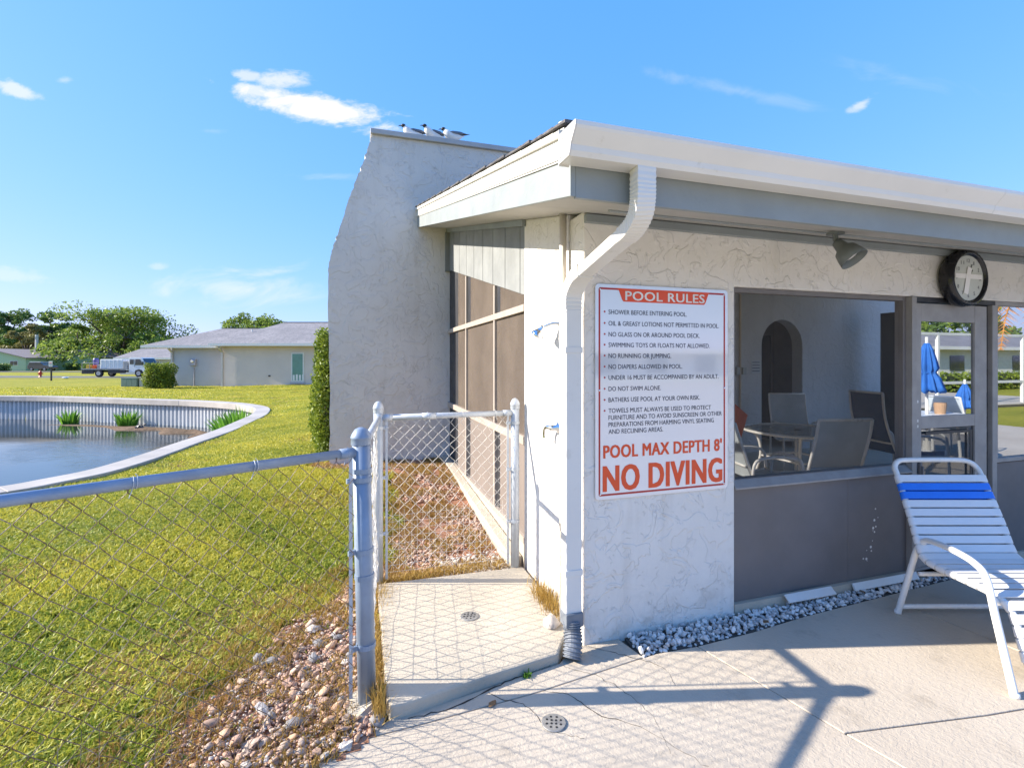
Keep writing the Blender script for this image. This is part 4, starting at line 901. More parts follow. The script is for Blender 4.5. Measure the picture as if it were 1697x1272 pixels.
def chain(a, b, z0, z1, cell, r, mt, seed, wob=.006, off0=.06, off1=.06):
    rnd = random.Random(seed); d = (b-a); Lh = Vector((d.x, d.y, 0)).length; d = Vector((d.x, d.y, 0)).normalized(); nn = Vector((-d.y, d.x, 0)); a = a+d*off0; Lh -= off0+off1
    nc = int(Lh/cell); cell = Lh/nc; nr = int((z1-z0)/cell); hc = (z1-z0)/nr; m = MB(); hw = cell/2
    def jit(i, j): return Vector((rnd.gauss(0, 1), rnd.gauss(0, 1), rnd.gauss(0, 1)))*wob*.45
    J = {}
    def node(i, j):   # i in half cells, j in half rows
        if (i, j) not in J:
            sag = .010*math.sin(i*.21+seed)+.006*math.sin(j*.4+i*.1); J[(i, j)] = a+d*(i*hw)+nn*sag+Vector((0, 0, z0+j*hc/2))+jit(i, j)
        return J[(i, j)]
    for c in range(2*nc):       # one woven wire per half cell column, zigzagging upwards
        path = []
        for j in range(2*nr+1):
            i = c+((j+c) % 2); i = c+(1 if (j+c) % 2 else 0); off = nn*(r*.9*(1 if (j+c) % 2 else -1)); path.append(node(i, j)+off)
        P2 = []
        for k in range(len(path)-1):    # flatten at the knuckles
            p, q = path[k], path[k+1]; P2 += [p.lerp(q, .07), p.lerp(q, .93)]
        P2 = [path[0]]+P2+[path[-1]]
        tp = P2[-1]+Vector((0, 0, .018))+d*rnd.gauss(0, .006)+nn*rnd.gauss(0, .004)
        m.tube(P2+[tp], r, 4, False)
    o = m.build('wire_mesh', mt, FN, smooth=True); return o
chain(A0, L0, .04, 1.15, .080, .0015, WIRE, 1, .007, .07, .05)
chain(B0, C0, .10, 1.165, .080, .0013, WIREL, 2, .006, .058, .058)
chain(A0, B0, .06, 1.15, .078, .0019, WIREL, 3, .010, .07, .058)
def welded(a, b, z0, z1, mt, sx, sz, r=.0009):
    d = (b-a); L = d.length; d = d.normalized(); nn = Vector((-d.y, d.x, 0))*.012; m = MB(); rnd = random.Random(5)
    k = .06
    while k < L-.05: p = a+d*k+nn; m.tube([p+Vector((0, 0, z0)), p+Vector((rnd.gauss(0, .004), 0, z1+rnd.uniform(-.01, .01)))], r, 3, False); k += sx
    z = z0
    while z < z1:
        m.tube([a+d*(.06+(L-.11)*i/8)+nn+Vector((0, 0, z+rnd.gauss(0, .003))) for i in range(9)], r, 3, False); z += sz
    m.build('welded_wire', mt, FN)
welded(A0, L0, .03, .40, WIRE, .05, .06); welded(B0, C0, .08, .52, WIREL, .042, .05); welded(A0, B0, .06, .42, WIREL, .05, .06)
def ties(a, b, z, r, n, mt, ph=.3):
    for k in range(n):
        p = a.lerp(b, (k+ph)/n); d = (b-a).normalized(); L = []
        for i in range(15): an = i*2*PI/10; L.append(Vector((p.x, p.y, p.z))+d*(i*.0011)+Vector((0, 0, math.cos(an)*(r+.002)))+Vector((-d.y, d.x, 0))*math.sin(an)*(r+.002))
        L.append(L[-1]+Vector((0, 0, -.03))+d*.01); L.insert(0, L[0]+Vector((0, 0, .008))+d*.006); MB().tube(L, .0014, 4).build('wire_tie', mt, FN)
ties(Az, Vector((L0.x, L0.y, 1.178)), 0, .0205, 7, FENCE2, .17); ties(Bz, Cz, 0, .0205, 4, WIREL, .35)
for q, z in ((.045, .9), (.045, .5), (.045, .16)): pass

# ------------------------------------------------------------------ pool chaise
CH = thing('pool_chaise', 'white strapped pool chaise with two blue straps across its backrest', 'chaise', (2.052, -.285, 0), -YAW)
tb = .0175
def rt(path, nm, mt=CHAISE, r=tb, n=6, par=CH): return MB().tube(smoothline(path, n), r, 14).build(nm, mt, par, smooth=True)
def arm(x, par):
    rt([(x, 0, .0), (x+.03, -.05, .26), (x+.045, -.09, .43), (x+.055, -.13, .50), (x+.05, -.20, .525), (x+.03, -.36, .535), (x+.015, -.50, .522), (x+.01, -.57, .47), (x-.01, -.64, .30), (x-.055, -.775, .0)], 'arm', n=7)
    for (fx, fy) in ((x, 0), (x-.055, -.775)): MB().lathe([(.020, 0), (.021, .012), (.019, .022)], (fx, fy, 0), 14).build('foot_cap', CHAISE, CH, smooth=True)
arm(0, CH); arm(.78, CH)
rt([(.0, -.005, .045), (.4, -.005, .045), (.78, -.005, .045)], 'crossbar', r=.015)
SIDE = [(.0, .145, .845), (-.02, .06, .72), (-.05, -.05, .565), (-.078, -.13, .455), (-.084, -.18, .412), (-.075, -.27, .395), (-.052, -.42, .388), (-.032, -.56, .375), (-.022, -.63, .315), (-.022, -.67, .20), (-.022, -.70, .10)]
def rail_path(right): return [(p[0]+(.11 if not right else .665), p[1], p[2]) for p in SIDE]
def backp(): 
    Lp = rail_path(False); Rp = rail_path(True); a = Lp[0]; b2 = Rp[0]
    top = [(a[0]+.008, a[1]+.03, a[2]+.04), (a[0]+.04, a[1]+.045, a[2]+.075), (a[0]+.12, a[1]+.05, a[2]+.085), (b2[0]-.12, b2[1]+.05, b2[2]+.085), (b2[0]-.03, b2[1]+.045, b2[2]+.07), (b2[0]+.002, b2[1]+.03, b2[2]+.035)]
    return Lp[::-1]+top+Rp
MB().tube(smoothline(backp(), 4), .0165, 12).build('frame', CHAISE, CH, smooth=True)
LPs = smoothline(rail_path(False), 12); RPs = smoothline(rail_path(True), 12)
acc = [0]
for i in range(1, len(LPs)): acc.append(acc[-1]+(LPs[i]-LPs[i-1]).length)
def at_len(s, L):
    for i in range(1, len(acc)):
        if acc[i] >= s:
            t = (s-acc[i-1])/(acc[i]-acc[i-1]+1e-9); return L[i-1].lerp(L[i], t), (L[i]-L[i-1]).normalized()
    return L[-1], (L[-1]-L[-2]).normalized()
k = 0; s_ = .012
while s_ < acc[-1]-.02:
    p, t = at_len(s_+.023, LPs); q, t2 = at_len(s_+.023, RPs); x = (q-p).normalized(); nrm = x.cross(t).normalized(); w = .0235; ro = .0215; m = MB(); vs = []
    n = 7; ring_ = []
    # closed band wrapped round both rails: a flat stadium section swept along the width of the strap
    sec = [(p-x*(ro*math.sin(a)) + nrm*(ro*math.cos(a))) for a in [PI*i/n for i in range(n+1)]][:]
    sec2 = [(q+x*(ro*math.sin(a)) + nrm*(-ro*math.cos(a))) for a in [PI*i/n for i in range(n+1)]]
    path = sec+sec2; N_ = len(path); 
    for sg, sh in ((-w, -.0015), (-w*.9, 0), (w*.9, 0), (w, -.0015)):
        for pt in path:
            vs.append(pt+t*sg)
    fs = []
    for r_ in range(3):
        for i in range(N_): fs.append((r_*N_+i, r_*N_+(i+1) % N_, (r_+1)*N_+(i+1) % N_, (r_+1)*N_+i))
    o = MB().add(vs, fs).build('strap', BLUE if k in (1, 2) else VINYL, CH, smooth=True)
    sl = o.modifiers.new('s', 'SOLIDIFY'); sl.thickness = .0022
    if k in (1, 2): o['label'] = 'blue strap'
    s_ += .0565; k += 1
rt([(.09, -.70, .10), (.40, -.70, .10), (.67, -.70, .10)], 'lower_bar', r=.0165)
rt([(.035, -.12, .30), (.40, -.12, .30), (.76, -.12, .30)], 'brace', r=.013)
for x0_ in (.01, .77): MB().tube([(x0_, -.58, .40), (x0_+(.06 if x0_ < .4 else -.12), -.575, .345)], .012, 10).build('bracket', CHAISE, CH)

# ------------------------------------------------------------------ furniture inside
def sling_chair(label, x, y, rz, group='sling armchairs round the glass table', h=.98, mt=SLING):
    t = thing('sling_chair', label, 'chair', (x, y, .02), rz, group)    # faces local -y
    w = .29
    for s in (-1, 1):
        MB().tube(smoothline([(s*w, .26, 0), (s*w, .22, .3), (s*w, .20, .58), (s*w, .10, .65), (s*w, -.12, .655), (s*w, -.24, .62), (s*w, -.28, .50), (s*w, -.30, .0)], 5), .015, 8).build('arm', CHAISE, t, smooth=True)
        MB().tube(smoothline([(s*(w-.03), .37, h), (s*(w-.03), .33, .85), (s*(w-.03), .20, .48), (s*(w-.03), .14, .42), (s*(w-.03), -.05, .40), (s*(w-.03), -.26, .43)], 5), .014, 8).build('side_rail', CHAISE, t, smooth=True)
    for (yy, zz) in ((.37, h), (.235, .56), (-.26, .43)): MB().tube([(-w+.03, yy, zz), (w-.03, yy, zz)], .013, 8).build('crossbar', CHAISE, t, smooth=True)
    L = smoothline([(0, .365, h-.005), (0, .325, .85), (0, .20, .48), (0, .15, .43), (0, -.05, .395), (0, -.26, .43)], 4); wv = w-.035
    vs = [];
    for p in L: vs += [(-wv, p.y, p.z), (wv, p.y, p.z)]
    n = len(L); i0 = 9
    o = MB().add(vs, [(2*i, 2*i+1, 2*i+3, 2*i+2) for i in range(i0)]).build('backrest', mt, t); o.modifiers.new('s', 'SOLIDIFY').thickness = .003
    o = MB().add(vs, [(2*i, 2*i+1, 2*i+3, 2*i+2) for i in range(i0, n-1)]).build('seat', mt, t); o.modifiers.new('s', 'SOLIDIFY').thickness = .003
    return t
sling_chair('nearest grey sling armchair behind the screen, its back turned to the window', 3.10, 1.18, 2.92, h=1.04)
sling_chair('grey sling armchair partly hidden by the stucco corner, left of the glass table', 2.62, 1.45, 1.35)
sling_chair('grey sling armchair on the far side of the glass table before the arch', 5.02, 3.15, -.15-YAW, h=1.06)
sling_chair('dark blue reclined armchair at the right edge of the screen window', 5.30, 1.98, 1.35, h=1.18, mt=NAVY)
TB = thing('glass_table', 'round glass topped patio table with white frame inside the screened room', 'table', (4.10, 2.30, .02))
MB().lathe([(.63, .69), (.63, .70)], n=48).build('glass_top', GLASS, TB)
m = MB(); m.tube([(.635*math.cos(a), .635*math.sin(a), .695) for a in [2*PI*k/48 for k in range(49)]], .017, 8, False); m.build('rim', CHAISE, TB, smooth=True)
MB().lathe([(.045, .702), (.045, .712), (.028, .716)], n=20).build('umbrella_ring', DARKM, TB)
for k in range(4):
    a = PI/4+k*PI/2; c, s = math.cos(a), math.sin(a)
    MB().tube(smoothline([(.52*c, .52*s, .0), (.42*c, .42*s, .35), (.46*c, .46*s, .60), (.58*c, .58*s, .685)], 5), .019, 8).build('leg', CHAISE, TB, smooth=True)
MB().tube([(.42*math.cos(PI/4+k*PI/2), .42*math.sin(PI/4+k*PI/2), .35) for k in range(5)], .012, 8).build('stretcher', CHAISE, TB)
tw = MB().obox((0, 0, 0), (.36, .03, .34), Matrix.Rotation(.5, 3, 'Y')).build('towel', ORANGE, None, bevel=.012, loc=(2.50, 1.62, .96)); tag(tw, 'orange towel draped over the back of the armchair beside the stucco corner', 'towel')
tw.rotation_euler = (0, 0, .3)
IS = thing('notice', 'small white notice on the inner wall left of the arch', 'notice', (5.37, 4.295, 1.38))
MB().box((-.10, -.004, 0), (.10, 0, .22)).build('sheet', mat('paper', (.62, .62, .62), .7), IS)
for k in range(4): MB().box((-.08, -.006, .03+.05*k), (.08, -.0045, .043+.05*k)).build('print', mat('grey print', (.15, .15, .17), .8), IS)

# gulls
GW = mat('gull white', (.75, .74, .72), .8); GG = mat('gull grey', (.13, .135, .15), .7); GB = mat('gull black', (.02, .02, .022), .6)
def skin(name, verts, edges, radii, mt, parent, lv=2):
    me = bpy.data.meshes.new(name); me.from_pydata(verts, edges, []); o = bpy.data.objects.new(name, me); COL.objects.link(o); o.parent = parent
    md = o.modifiers.new('skin', 'SKIN'); 
    for i, r in enumerate(radii): me.skin_vertices[0].data[i].radius = r if isinstance(r, tuple) else (r, r)
    me.skin_vertices[0].data[0].use_root = True
    sb_ = o.modifiers.new('sub', 'SUBSURF'); sb_.levels = sb_.render_levels = lv; me.materials.append(mt); return o
def ensure_skin(me):
    if not me.skin_vertices: 
        bm = bmesh.new(); bm.from_mesh(me); bm.verts.layers.skin.verify(); bm.to_mesh(me); bm.free()
def gull(x, rz, label, up=0.0):
    t = thing('gull', label, 'bird', (x, 4.41, 4.692), rz, 'gulls standing on the gable wall')    # faces local -x
    zb = .075-up
    body = MB().tube(smoothline([(-.155, 0, zb+.105), (-.125, 0, zb+.10), (-.10, 0, zb+.07), (-.05, 0, zb+.03), (.02, 0, zb+.02), (.09, 0, zb+.03), (.15, 0, zb+.045)], 4), .05, 14, rfun=lambda u: .006+.054*math.sin(PI*min(1, u*1.08))**.75*(0.55+.45*ss(0, .45, u)) if u < .97 else .012).build('body', GW, t, smooth=True)
    MB().blob((-.145, 0, zb+.118), (.034, .026, .027), 2, 0, 1).build('head', GB if up == 0 else GB, t, smooth=True)
    MB().tube([(-.17, 0, zb+.115), (-.20, 0, zb+.110), (-.218, 0, zb+.100)], [.009, .006, .002], 8).build('beak', GB, t, smooth=True)
    for s in (-1, 1):
        vs = [(-.06, s*.052, zb+.07), (.02, s*.06, zb+.055), (.10, s*.04, zb+.06), (.20, s*.016, zb+.075), (.09, s*.022, zb+.10), (-.02, s*.035, zb+.095)]
        m = MB().add(vs+[(v[0], v[1]*.75, v[2]) for v in vs], [(0, 1, 2, 3, 4, 5), (6, 11, 10, 9, 8, 7)]+[(i, (i+1) % 6, 6+(i+1) % 6, 6+i) for i in range(6)]); wg = m.build('wing', GG, t, bevel=.006)
        MB().add([(.13, s*.022, zb+.066), (.235, s*.006, zb+.083), (.14, s*.012, zb+.082), (.13, s*.014, zb+.066), (.235, s*.002, zb+.083), (.14, s*.006, zb+.082)], [(0, 1, 2), (3, 5, 4), (0, 3, 4, 1), (1, 4, 5, 2), (2, 5, 3, 0)]).build('wing_tip', GB, wg)
        MB().tube([(.0+.005, s*.016, zb+.0), (.0, s*.016, .004), (-.02, s*.018, .002)], .0035, 6).build('leg', GB, t)
    return t
gull(-.46, .12, 'leftmost gull on the gable wall, crouched lowest', .045); gull(-.18, .35, 'middle gull of the three, turned slightly away, on the gable wall', 0.02); gull(.10, -.05, 'rightmost gull with dark folded wings on the gable wall', .0)
# ------------------------------------------------------------------ neighbouring house across the lawn
ROOFM = ground_mat('grey shingles', [(.23, .22, .22), (.31, .29, .285), (.18, .175, .18), (.36, .32, .31)], (.8, 6, 26), .6, .01)
HW = mat('house stucco', (.68, .58, .51), .85, var=.05, vs=.8, bump=.3, bs=30)
HW2 = mat('house stucco grey', (.50, .49, .50), .85, var=.05, vs=.8, bump=.3, bs=30)
hp = px(285, 30.6, 0); zb = float(hz(hp.x, hp.y))
NH = thing('neighbour_house', 'long low grey stucco house with grey shingle roofs across the lawn', 'house', (hp.x, hp.y, 0), -YAW)
def u(p, Y=30.6): return (p-285)/810*Y    # metres along the facade
x1 = u(379); x2 = u(379, 30)+.05; x3 = 16
MB().box((0, 0, -.3), (x1+.3, 6, 2.40)).build('wall', HW2, NH); MB().box((x2, -.75, -.3), (x3, 6, 2.58)).build('wall', HW, NH)
def roof(x0, x1_, y0, y1, ze, zr, hipx0, hipx1, name, par=NH, ov=.45, mt=ROOFM, fm=GUT, fh=.15):
    a, b, c, d = x0-ov, x1_+ov, y0-ov, y1+ov; my = (c+d)/2
    v = [(a, c, ze), (b, c, ze), (b, d, ze), (a, d, ze), (a+hipx0, my, zr), (b-hipx1, my, zr)]
    o = MB().add(v, [(0, 1, 5, 4), (2, 3, 4, 5), (1, 2, 5), (3, 0, 4), (0, 3, 2, 1)]).build(name, mt, par)
    f = MB(); f.box((a-.02, c-.03, ze-fh), (b+.02, c, ze+.012)).box((a-.03, c, ze-fh), (a, d, ze+.012)).box((b, c, ze-fh), (b+.03, d, ze+.012)).box((a, d, ze-fh), (b, d+.03, ze+.012)); f.build('fascia', fm, o)
    MB().box((a+.01, c+.01, ze-.05), (b-.01, d-.01, ze-.012)).build('soffit', SOFF, o); return o
R1 = roof(-1.15, x1+3, 0, 7.5, 2.52, 3.85, 2.55, .4, 'roof'); R2 = roof(x2, x3, -.8, 9.2, 2.62, 4.30, 2.0, 2.5, 'roof')
MB().box((R2.data.vertices[4].co.x, 4.1, 4.29), (R2.data.vertices[5].co.x, 4.3, 4.33)).build('ridge_cap', mat('ridge dark', (.09, .09, .09), .8), R2)
MB().box((R1.data.vertices[4].co.x, 3.65, 3.84), (x1, 3.85, 3.88)).build('ridge_cap', MATS['ridge dark'], R1)
MB().tube([(x1+.6, 1.6, 3.1), (x1+.6, 1.6, 3.65)], .04, 8).build('vent_pipe', WHITE, R1)
for xx, yy in ((.04, -.06), (x2-.14, -.06), (x2+.10, -.83)):
    MB().rtube([(xx-.0, yy-.35, 2.42), (xx, yy-.3, 2.34), (xx, yy, 2.10), (xx, yy, -.1)], .11, .09, (1, 0, 0)).build('downspout', mat('beige downspout', (.55, .51, .47), .5), NH)
MW = MB().box((u(492), -.79, .30), (u(517, 30), -.752, 2.07)).build('window_frame', WHITE, NH)
MB().box((u(492)+.07, -.80, .38), (u(517, 30)-.07, -.793, 2.0)).build('pane', mat('green glass', (.10, .26, .21), .15, spec=.8), MW)
for k in range(4): MB().box((u(492)+.10+k*.19, -.806, .38), (u(492)+.22+k*.19, -.801, .72+.03*(k % 2))).build('chair_back', WHITE, MW)
MB().box((u(492)-.05, -.83, .20), (u(517, 30)+.05, -.752, .29)).build('sill', HW2, NH)
MT = MB().box((u(316), -.14, 1.28), (u(326), -.001, 1.68)).build('meter_box', mat('meter grey', (.42, .39, .41), .5, var=.1), NH, bevel=.01)
MB().lathe([(.10, 0), (.10, .05), (.08, .07)], (u(321), -.14, 1.56), 16, RX).build('meter_dial', CHROME, MT)
MB().tube([(u(322), -.03, 1.28), (u(322), -.03, -.1)], .03, 8).build('conduit', MATS['meter grey'], NH)
MB().box((u(455), -.80, .62), (u(458), -.751, .70)).build('vent_hood', DARKM, NH)
# dark dry soil line under the wall
def grd(x, y): return float(hz(x, y))
# hedges
def leaf_mass(name, pts, size, mt, parent, kind='stuff', tilt=1.0):
    """many small leaf faces at pts (n,3)"""
    n = len(pts); c = np.asarray(pts, float); a = rng.normal(0, 1, (n, 3)); a /= np.linalg.norm(a, axis=1)[:, None]; b = np.cross(a, rng.normal(0, 1, (n, 3))); b /= np.linalg.norm(b, axis=1)[:, None]
    s = size*rng.uniform(.5, 1.3, n)[:, None]
    V = np.stack([c-a*s*.5, c+b*s*.28, c+a*s*.5, c-b*s*.28], 1).reshape(-1, 3); F = np.arange(4*n).reshape(-1, 4)
    me = bpy.data.meshes.new(name); quick_mesh(me, V, F, np.repeat(np.clip(rng.normal(.5, .28, n), 0, 1), 4)); me.materials.append(mt)
    o = bpy.data.objects.new(name, me); COL.objects.link(o); o.parent = parent; o['kind'] = kind; return o
def hedge(c, size, n, label, leaf=.1, rz=0, taper=0, cat='hedge', mt=None):
    z = grd(c[0], c[1]); t = thing('clipped_hedge', label, cat, (c[0], c[1], z), rz)
    p = rng.uniform(-1, 1, (n*3, 3)); r = (np.abs(p)**5).sum(1)**.2; p = p[(r < 1.0) & (r > .62)][:n]
    lump = 1+.07*np.sin(p[:, 0]*5+p[:, 2]*4+1)+.06*np.sin(p[:, 1]*7+p[:, 2]*6); q = p*lump[:, None]*np.array(size)/2; q[:, 2] = p[:, 2]*lump*size[2]/2+size[2]/2; q = q+rng.normal(0, .02, q.shape); q[:, 2] = np.maximum(.02, q[:, 2])
    if taper: q[:, :2] *= (1-taper*q[:, 2:3]/size[2])
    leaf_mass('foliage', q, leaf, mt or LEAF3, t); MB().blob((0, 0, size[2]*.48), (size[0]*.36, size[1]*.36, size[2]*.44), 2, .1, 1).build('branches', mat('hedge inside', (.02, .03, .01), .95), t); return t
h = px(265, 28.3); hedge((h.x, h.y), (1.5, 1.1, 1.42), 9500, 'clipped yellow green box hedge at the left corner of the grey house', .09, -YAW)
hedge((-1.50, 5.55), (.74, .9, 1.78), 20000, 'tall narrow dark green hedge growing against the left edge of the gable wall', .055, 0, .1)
# utility boxes
UG = mat('utility green', (.18, .25, .20), .6, var=.1); UB = mat('utility beige', (.50, .47, .40), .6)
p = px(214, 29.5); t = thing('utility_box', 'low green utility cabinet on the lawn beside the clipped hedge', 'utility box', (p.x, p.y, grd(p.x, p.y)), -YAW)
MB().box((-.50, 0, 0), (.46, .55, .52)).build('cabinet', UG, t, bevel=.01); MB().box((-.52, -.02, .52), (.48, .57, .56)).build('lid', UG, t, bevel=.01)
for k in range(3): MB().box((-.45+k*.31, -.012, .05), (-.17+k*.31, -.001, .48)).build('panel', UG, t, bevel=.004)
p = px(236, 29.6); t = thing('utility_box', 'smaller beige utility cabinet between the green one and the hedge', 'utility box', (p.x, p.y, grd(p.x, p.y)), -YAW)
MB().box((-.20, 0, 0), (.24, .5, .55)).build('cabinet', UB, t, bevel=.01); MB().box((-.22, -.02, .55), (.26, .52, .60)).build('lid', UB, t, bevel=.01)
# street: a lane beyond the lawn, with a pale path
def strip_sheet(a, b, w, name, mt, lab, dz):
    a = Vector(a[:2]); b = Vector(b[:2]); d = (b-a).normalized(); n = Vector((-d.y, d.x)); L = (b-a).length; k = int(L/2)+1; vs = []
    for i in range(k+1):
        for s in (-1, 0, 1): q = a+d*(L*i/k)+n*(s*w/2); vs.append((q.x, q.y, grd(q.x, q.y)+dz))
    o = MB().add(vs, [(3*i+j, 3*i+j+1, 3*i+3+j+1, 3*i+3+j) for i in range(k) for j in (0, 1)]).build(name, mt, None, kind='structure'); o['label'] = lab
strip_sheet(px(-900, 50), px(205, 47.5), .9, 'path', CAPC, 'pale concrete path before the lane', .02)
strip_sheet(cw(-90, 61), cw(-12, 51.5), 6.5, 'road', ROAD, 'grey asphalt lane where the flatbed truck is parked', .03)
strip_sheet(cw(-130, 84), cw(-20, 84), 6, 'road', ROAD, 'grey asphalt drive in front of the green houses', .03)
# hydrant
p = px(67, 56); z = grd(p.x, p.y); t = thing('fire_hydrant', 'red fire hydrant on the lawn across the lane', 'fire hydrant', (p.x, p.y, z)); RD = mat('hydrant red', (.62, .08, .03), .4)
MB().lathe([(.17, 0), (.17, .05), (.12, .07), (.12, .52), (.16, .54), (.16, .58), (.13, .62), (.10, .68), (.05, .72), (.03, .78)], n=14).build('body', RD, t, smooth=True)
MB().tube([(-.24, 0, .42), (.24, 0, .42)], .06, 10).build('nozzle', RD, t); MB().tube([(0, -.22, .36), (0, 0, .36)], .08, 10).build('nozzle', RD, t)
# post with small sign
p = px(85, 38.5); t = thing('lawn_sign', 'small white sign on a dark post standing in the lawn near the pond', 'sign', (p.x, p.y, grd(p.x, p.y)), -YAW)
MB().box((-.04, -.04, 0), (.04, .04, 1.5)).build('post', mat('dark post', (.04, .035, .03), .7), t); MB().box((-.14, -.07, 1.12), (.14, -.045, 1.56)).build('sign_board', WHITE, t)
for k in range(3): MB().box((-.10, -.074, 1.2+.1*k), (.10, -.0705, 1.24+.1*k)).build('print', REDS if k == 2 else MATS['grey print'], t)
p = px(108, 46); t = thing('lawn_lamp', 'low white spot fitting lying in the lawn right of the sign post', 'lamp', (p.x, p.y, grd(p.x, p.y))); MB().blob((0, 0, .10), (.28, .16, .10), 2, .1, 1).tube([(.1, 0, .1), (.3, 0, .18)], .05, 8).build('housing', WHITE, t)

# truck: flatbed with white cab and crates
def wheel(c, r, w, par, ax='y'):
    M = RX; o = MB().lathe([(r*.55, -w/2), (r*.95, -w/2), (r, -w*.35), (r, w*.35), (r*.95, w/2), (r*.55, w/2)], c, 22, M).build('wheel', mat('tyre', (.02, .02, .02), .8), par)
    MB().lathe([(r*.56, -w*.52), (r*.5, -w*.46), (r*.2, -w*.40), (r*.12, -w*.52)], c, 16, Matrix.Rotation(-PI/2, 3, 'X')).build('hub', mat('hub grey', (.4, .4, .42), .4, metal=.5), o)
    MB().lathe([(r*.56, -w*.52), (r*.5, -w*.46), (r*.2, -w*.40), (r*.12, -w*.52)], c, 16, M).build('hub', MATS['hub grey'], o)
TW = mat('truck white', (.72, .73, .75), .25, var=.03, coat=.5); GLD = mat('dark glass', (.02, .035, .05), .05, spec=.9); CHA = mat('chassis black', (.025, .025, .03), .6)
p = px(134, 54.2); t = thing('flatbed_truck', 'white cab flatbed work truck loaded with crates parked in the lane', 'truck', (p.x, p.y, grd(p.x, p.y)+.05), -YAW)   # local x forward (right)
MB().box((.1, .5, .55), (6.9, 1.3, .72)).build('chassis', CHA, t); MB().box((0, 0, .82), (5.15, 2.1, .93)).build('flatbed', mat('bed grey', (.30, .30, .31), .6), t)
MB().box((.05, .02, .35), (1.4, .10, .80)).box((1.5, .02, .45), (1.7, .1, .8)).box((3.0, .02, .42), (4.9, .12, .80)).build('side_locker', CHA, t, bevel=.02)
cabp = [(5.25, .55), (5.25, 2.05), (5.4, 2.18), (6.55, 2.16), (6.72, 2.08), (7.10, 1.28), (7.14, .9), (7.14, .5), (6.85, .42), (6.72, .75), (6.35, .85), (6.0, .75), (5.88, .5)]
CB = MB().prism(cabp, 1, .08, 2.02).build('cab', TW, t, bevel=.03)
MB().prism([(5.95, 1.32), (6.0, 1.98), (6.52, 1.98), (6.88, 1.32)], 1, .062, .079).build('side_window', GLD, CB); MB().prism([(5.36, 1.42), (5.38, 1.95), (5.82, 1.95), (5.80, 1.42)], 1, .062, .079).build('side_window', GLD, CB)
MB().add([(6.745, .2, 2.05), (6.745, 1.9, 2.05), (7.11, 1.93, 1.30), (7.11, .17, 1.30), (6.76, .2, 2.06), (6.76, 1.9, 2.06), (7.125, 1.93, 1.31), (7.125, .17, 1.31)], [(4, 5, 6, 7), (0, 3, 2, 1), (0, 1, 5, 4), (1, 2, 6, 5), (2, 3, 7, 6), (3, 0, 4, 7)]).build('windscreen', GLD, CB)
MB().box((7.13, .25, .85), (7.16, 1.85, 1.08)).build('grille', CHA, CB); MB().box((7.10, .06, .42), (7.24, 2.04, .66)).build('bumper', TW, t, bevel=.03)
for y in (.14, 1.72): MB().box((7.12, y, .74), (7.17, y+.25, .92)).build('headlight', CHROME, CB, bevel=.02)
MB().obox((6.95, -.10, 1.55), (.06, .16, .32)).tube([(6.9, .06, 1.45), (6.95, -.1, 1.5)], .015, 6).build('mirror', CHA, CB); MB().box((5.9, .055, 1.1), (5.915, .0595+.02, 1.95)).build('door_seam', CHA, CB)
for x in (1.95,): 
    for y in (.12, 1.86): wheel((x, y, .42), .42, .26, t)
for y in (.16, 1.88): wheel((6.35, y, .42), .42, .24, t)
MB().box((2.0, .15, .93), (4.55, 1.85, 1.98)).build('cargo_tank', mat('tank white', (.66, .67, .70), .5, var=.06), t, bevel=.06)
for k in range(5): MB().box((2.15+.46*k, .125, 1.0), (2.21+.46*k, .1495, 1.92)).build('rib', MATS['tank white'], t)
MB().box((4.62, .1, .93), (5.1, 2.0, 1.75)).build('toolbox', MATS['bed grey'], t, bevel=.03)
for (a, b, mm, s) in ((.4, 1.05, mat('yellow drum', (.55, .35, .03), .5), .3), (1.1, 1.1, ORANGE, .28), (1.65, 1.05, MATS['bed grey'], .3)): MB().box((a, .2, .93), (a+s+.1, .2+s, .93+s*1.4)).build('crate', mm, t, bevel=.03)
m = MB()
for a, b in (((.05, .08, .93), (.05, .08, 1.55)), ((1.75, .08, .93), (1.75, .08, 1.55)), ((.05, .08, 1.55), (1.75, .08, 1.55)), ((.05, 2.0, .93), (.05, 2.0, 1.55)), ((.05, .08, 1.55), (.05, 2.0, 1.55)), ((.9, .08, .93), (.9, .08, 1.55))): m.tube([a, b], .03, 6)
m.build('rack', MATS['bed grey'], t); MB().lathe([(.26, .93), (.28, 1.2), (.28, 1.6), (.20, 1.75)], (.75, 1.1, .35), 14).build('drum', mat('purple drum', (.12, .10, .30), .4), t)
# suv
p = px(45, 88); t = thing('parked_suv', 'dark parked estate car with a white roof rack before the green house', 'car', (p.x, p.y, grd(p.x, p.y)+.05), -YAW)
BD = MB().prism([(0, .35), (0, 1.0), (.15, 1.1), (.35, 1.55), (2.3, 1.58), (2.9, 1.12), (3.8, .98), (3.95, .7), (3.9, .35)], 1, 0, 1.8).build('body', mat('dark car paint', (.05, .05, .08), .2, coat=1), t, bevel=.05)
MB().prism([(.3, 1.12), (.42, 1.48), (1.25, 1.5), (1.25, 1.12)], 1, -.012, -.001).prism([(1.32, 1.12), (1.32, 1.5), (2.22, 1.5), (2.7, 1.12)], 1, -.012, -.001).build('side_window', GLD, BD)
MB().box((.35, .1, 1.585), (2.3, 1.7, 1.66)).build('roof_rack', WHITE, t, bevel=.02)
for x in (.75, 3.1):
    for y in (.08, 1.72): wheel((x, y, .34), .34, .2, t)
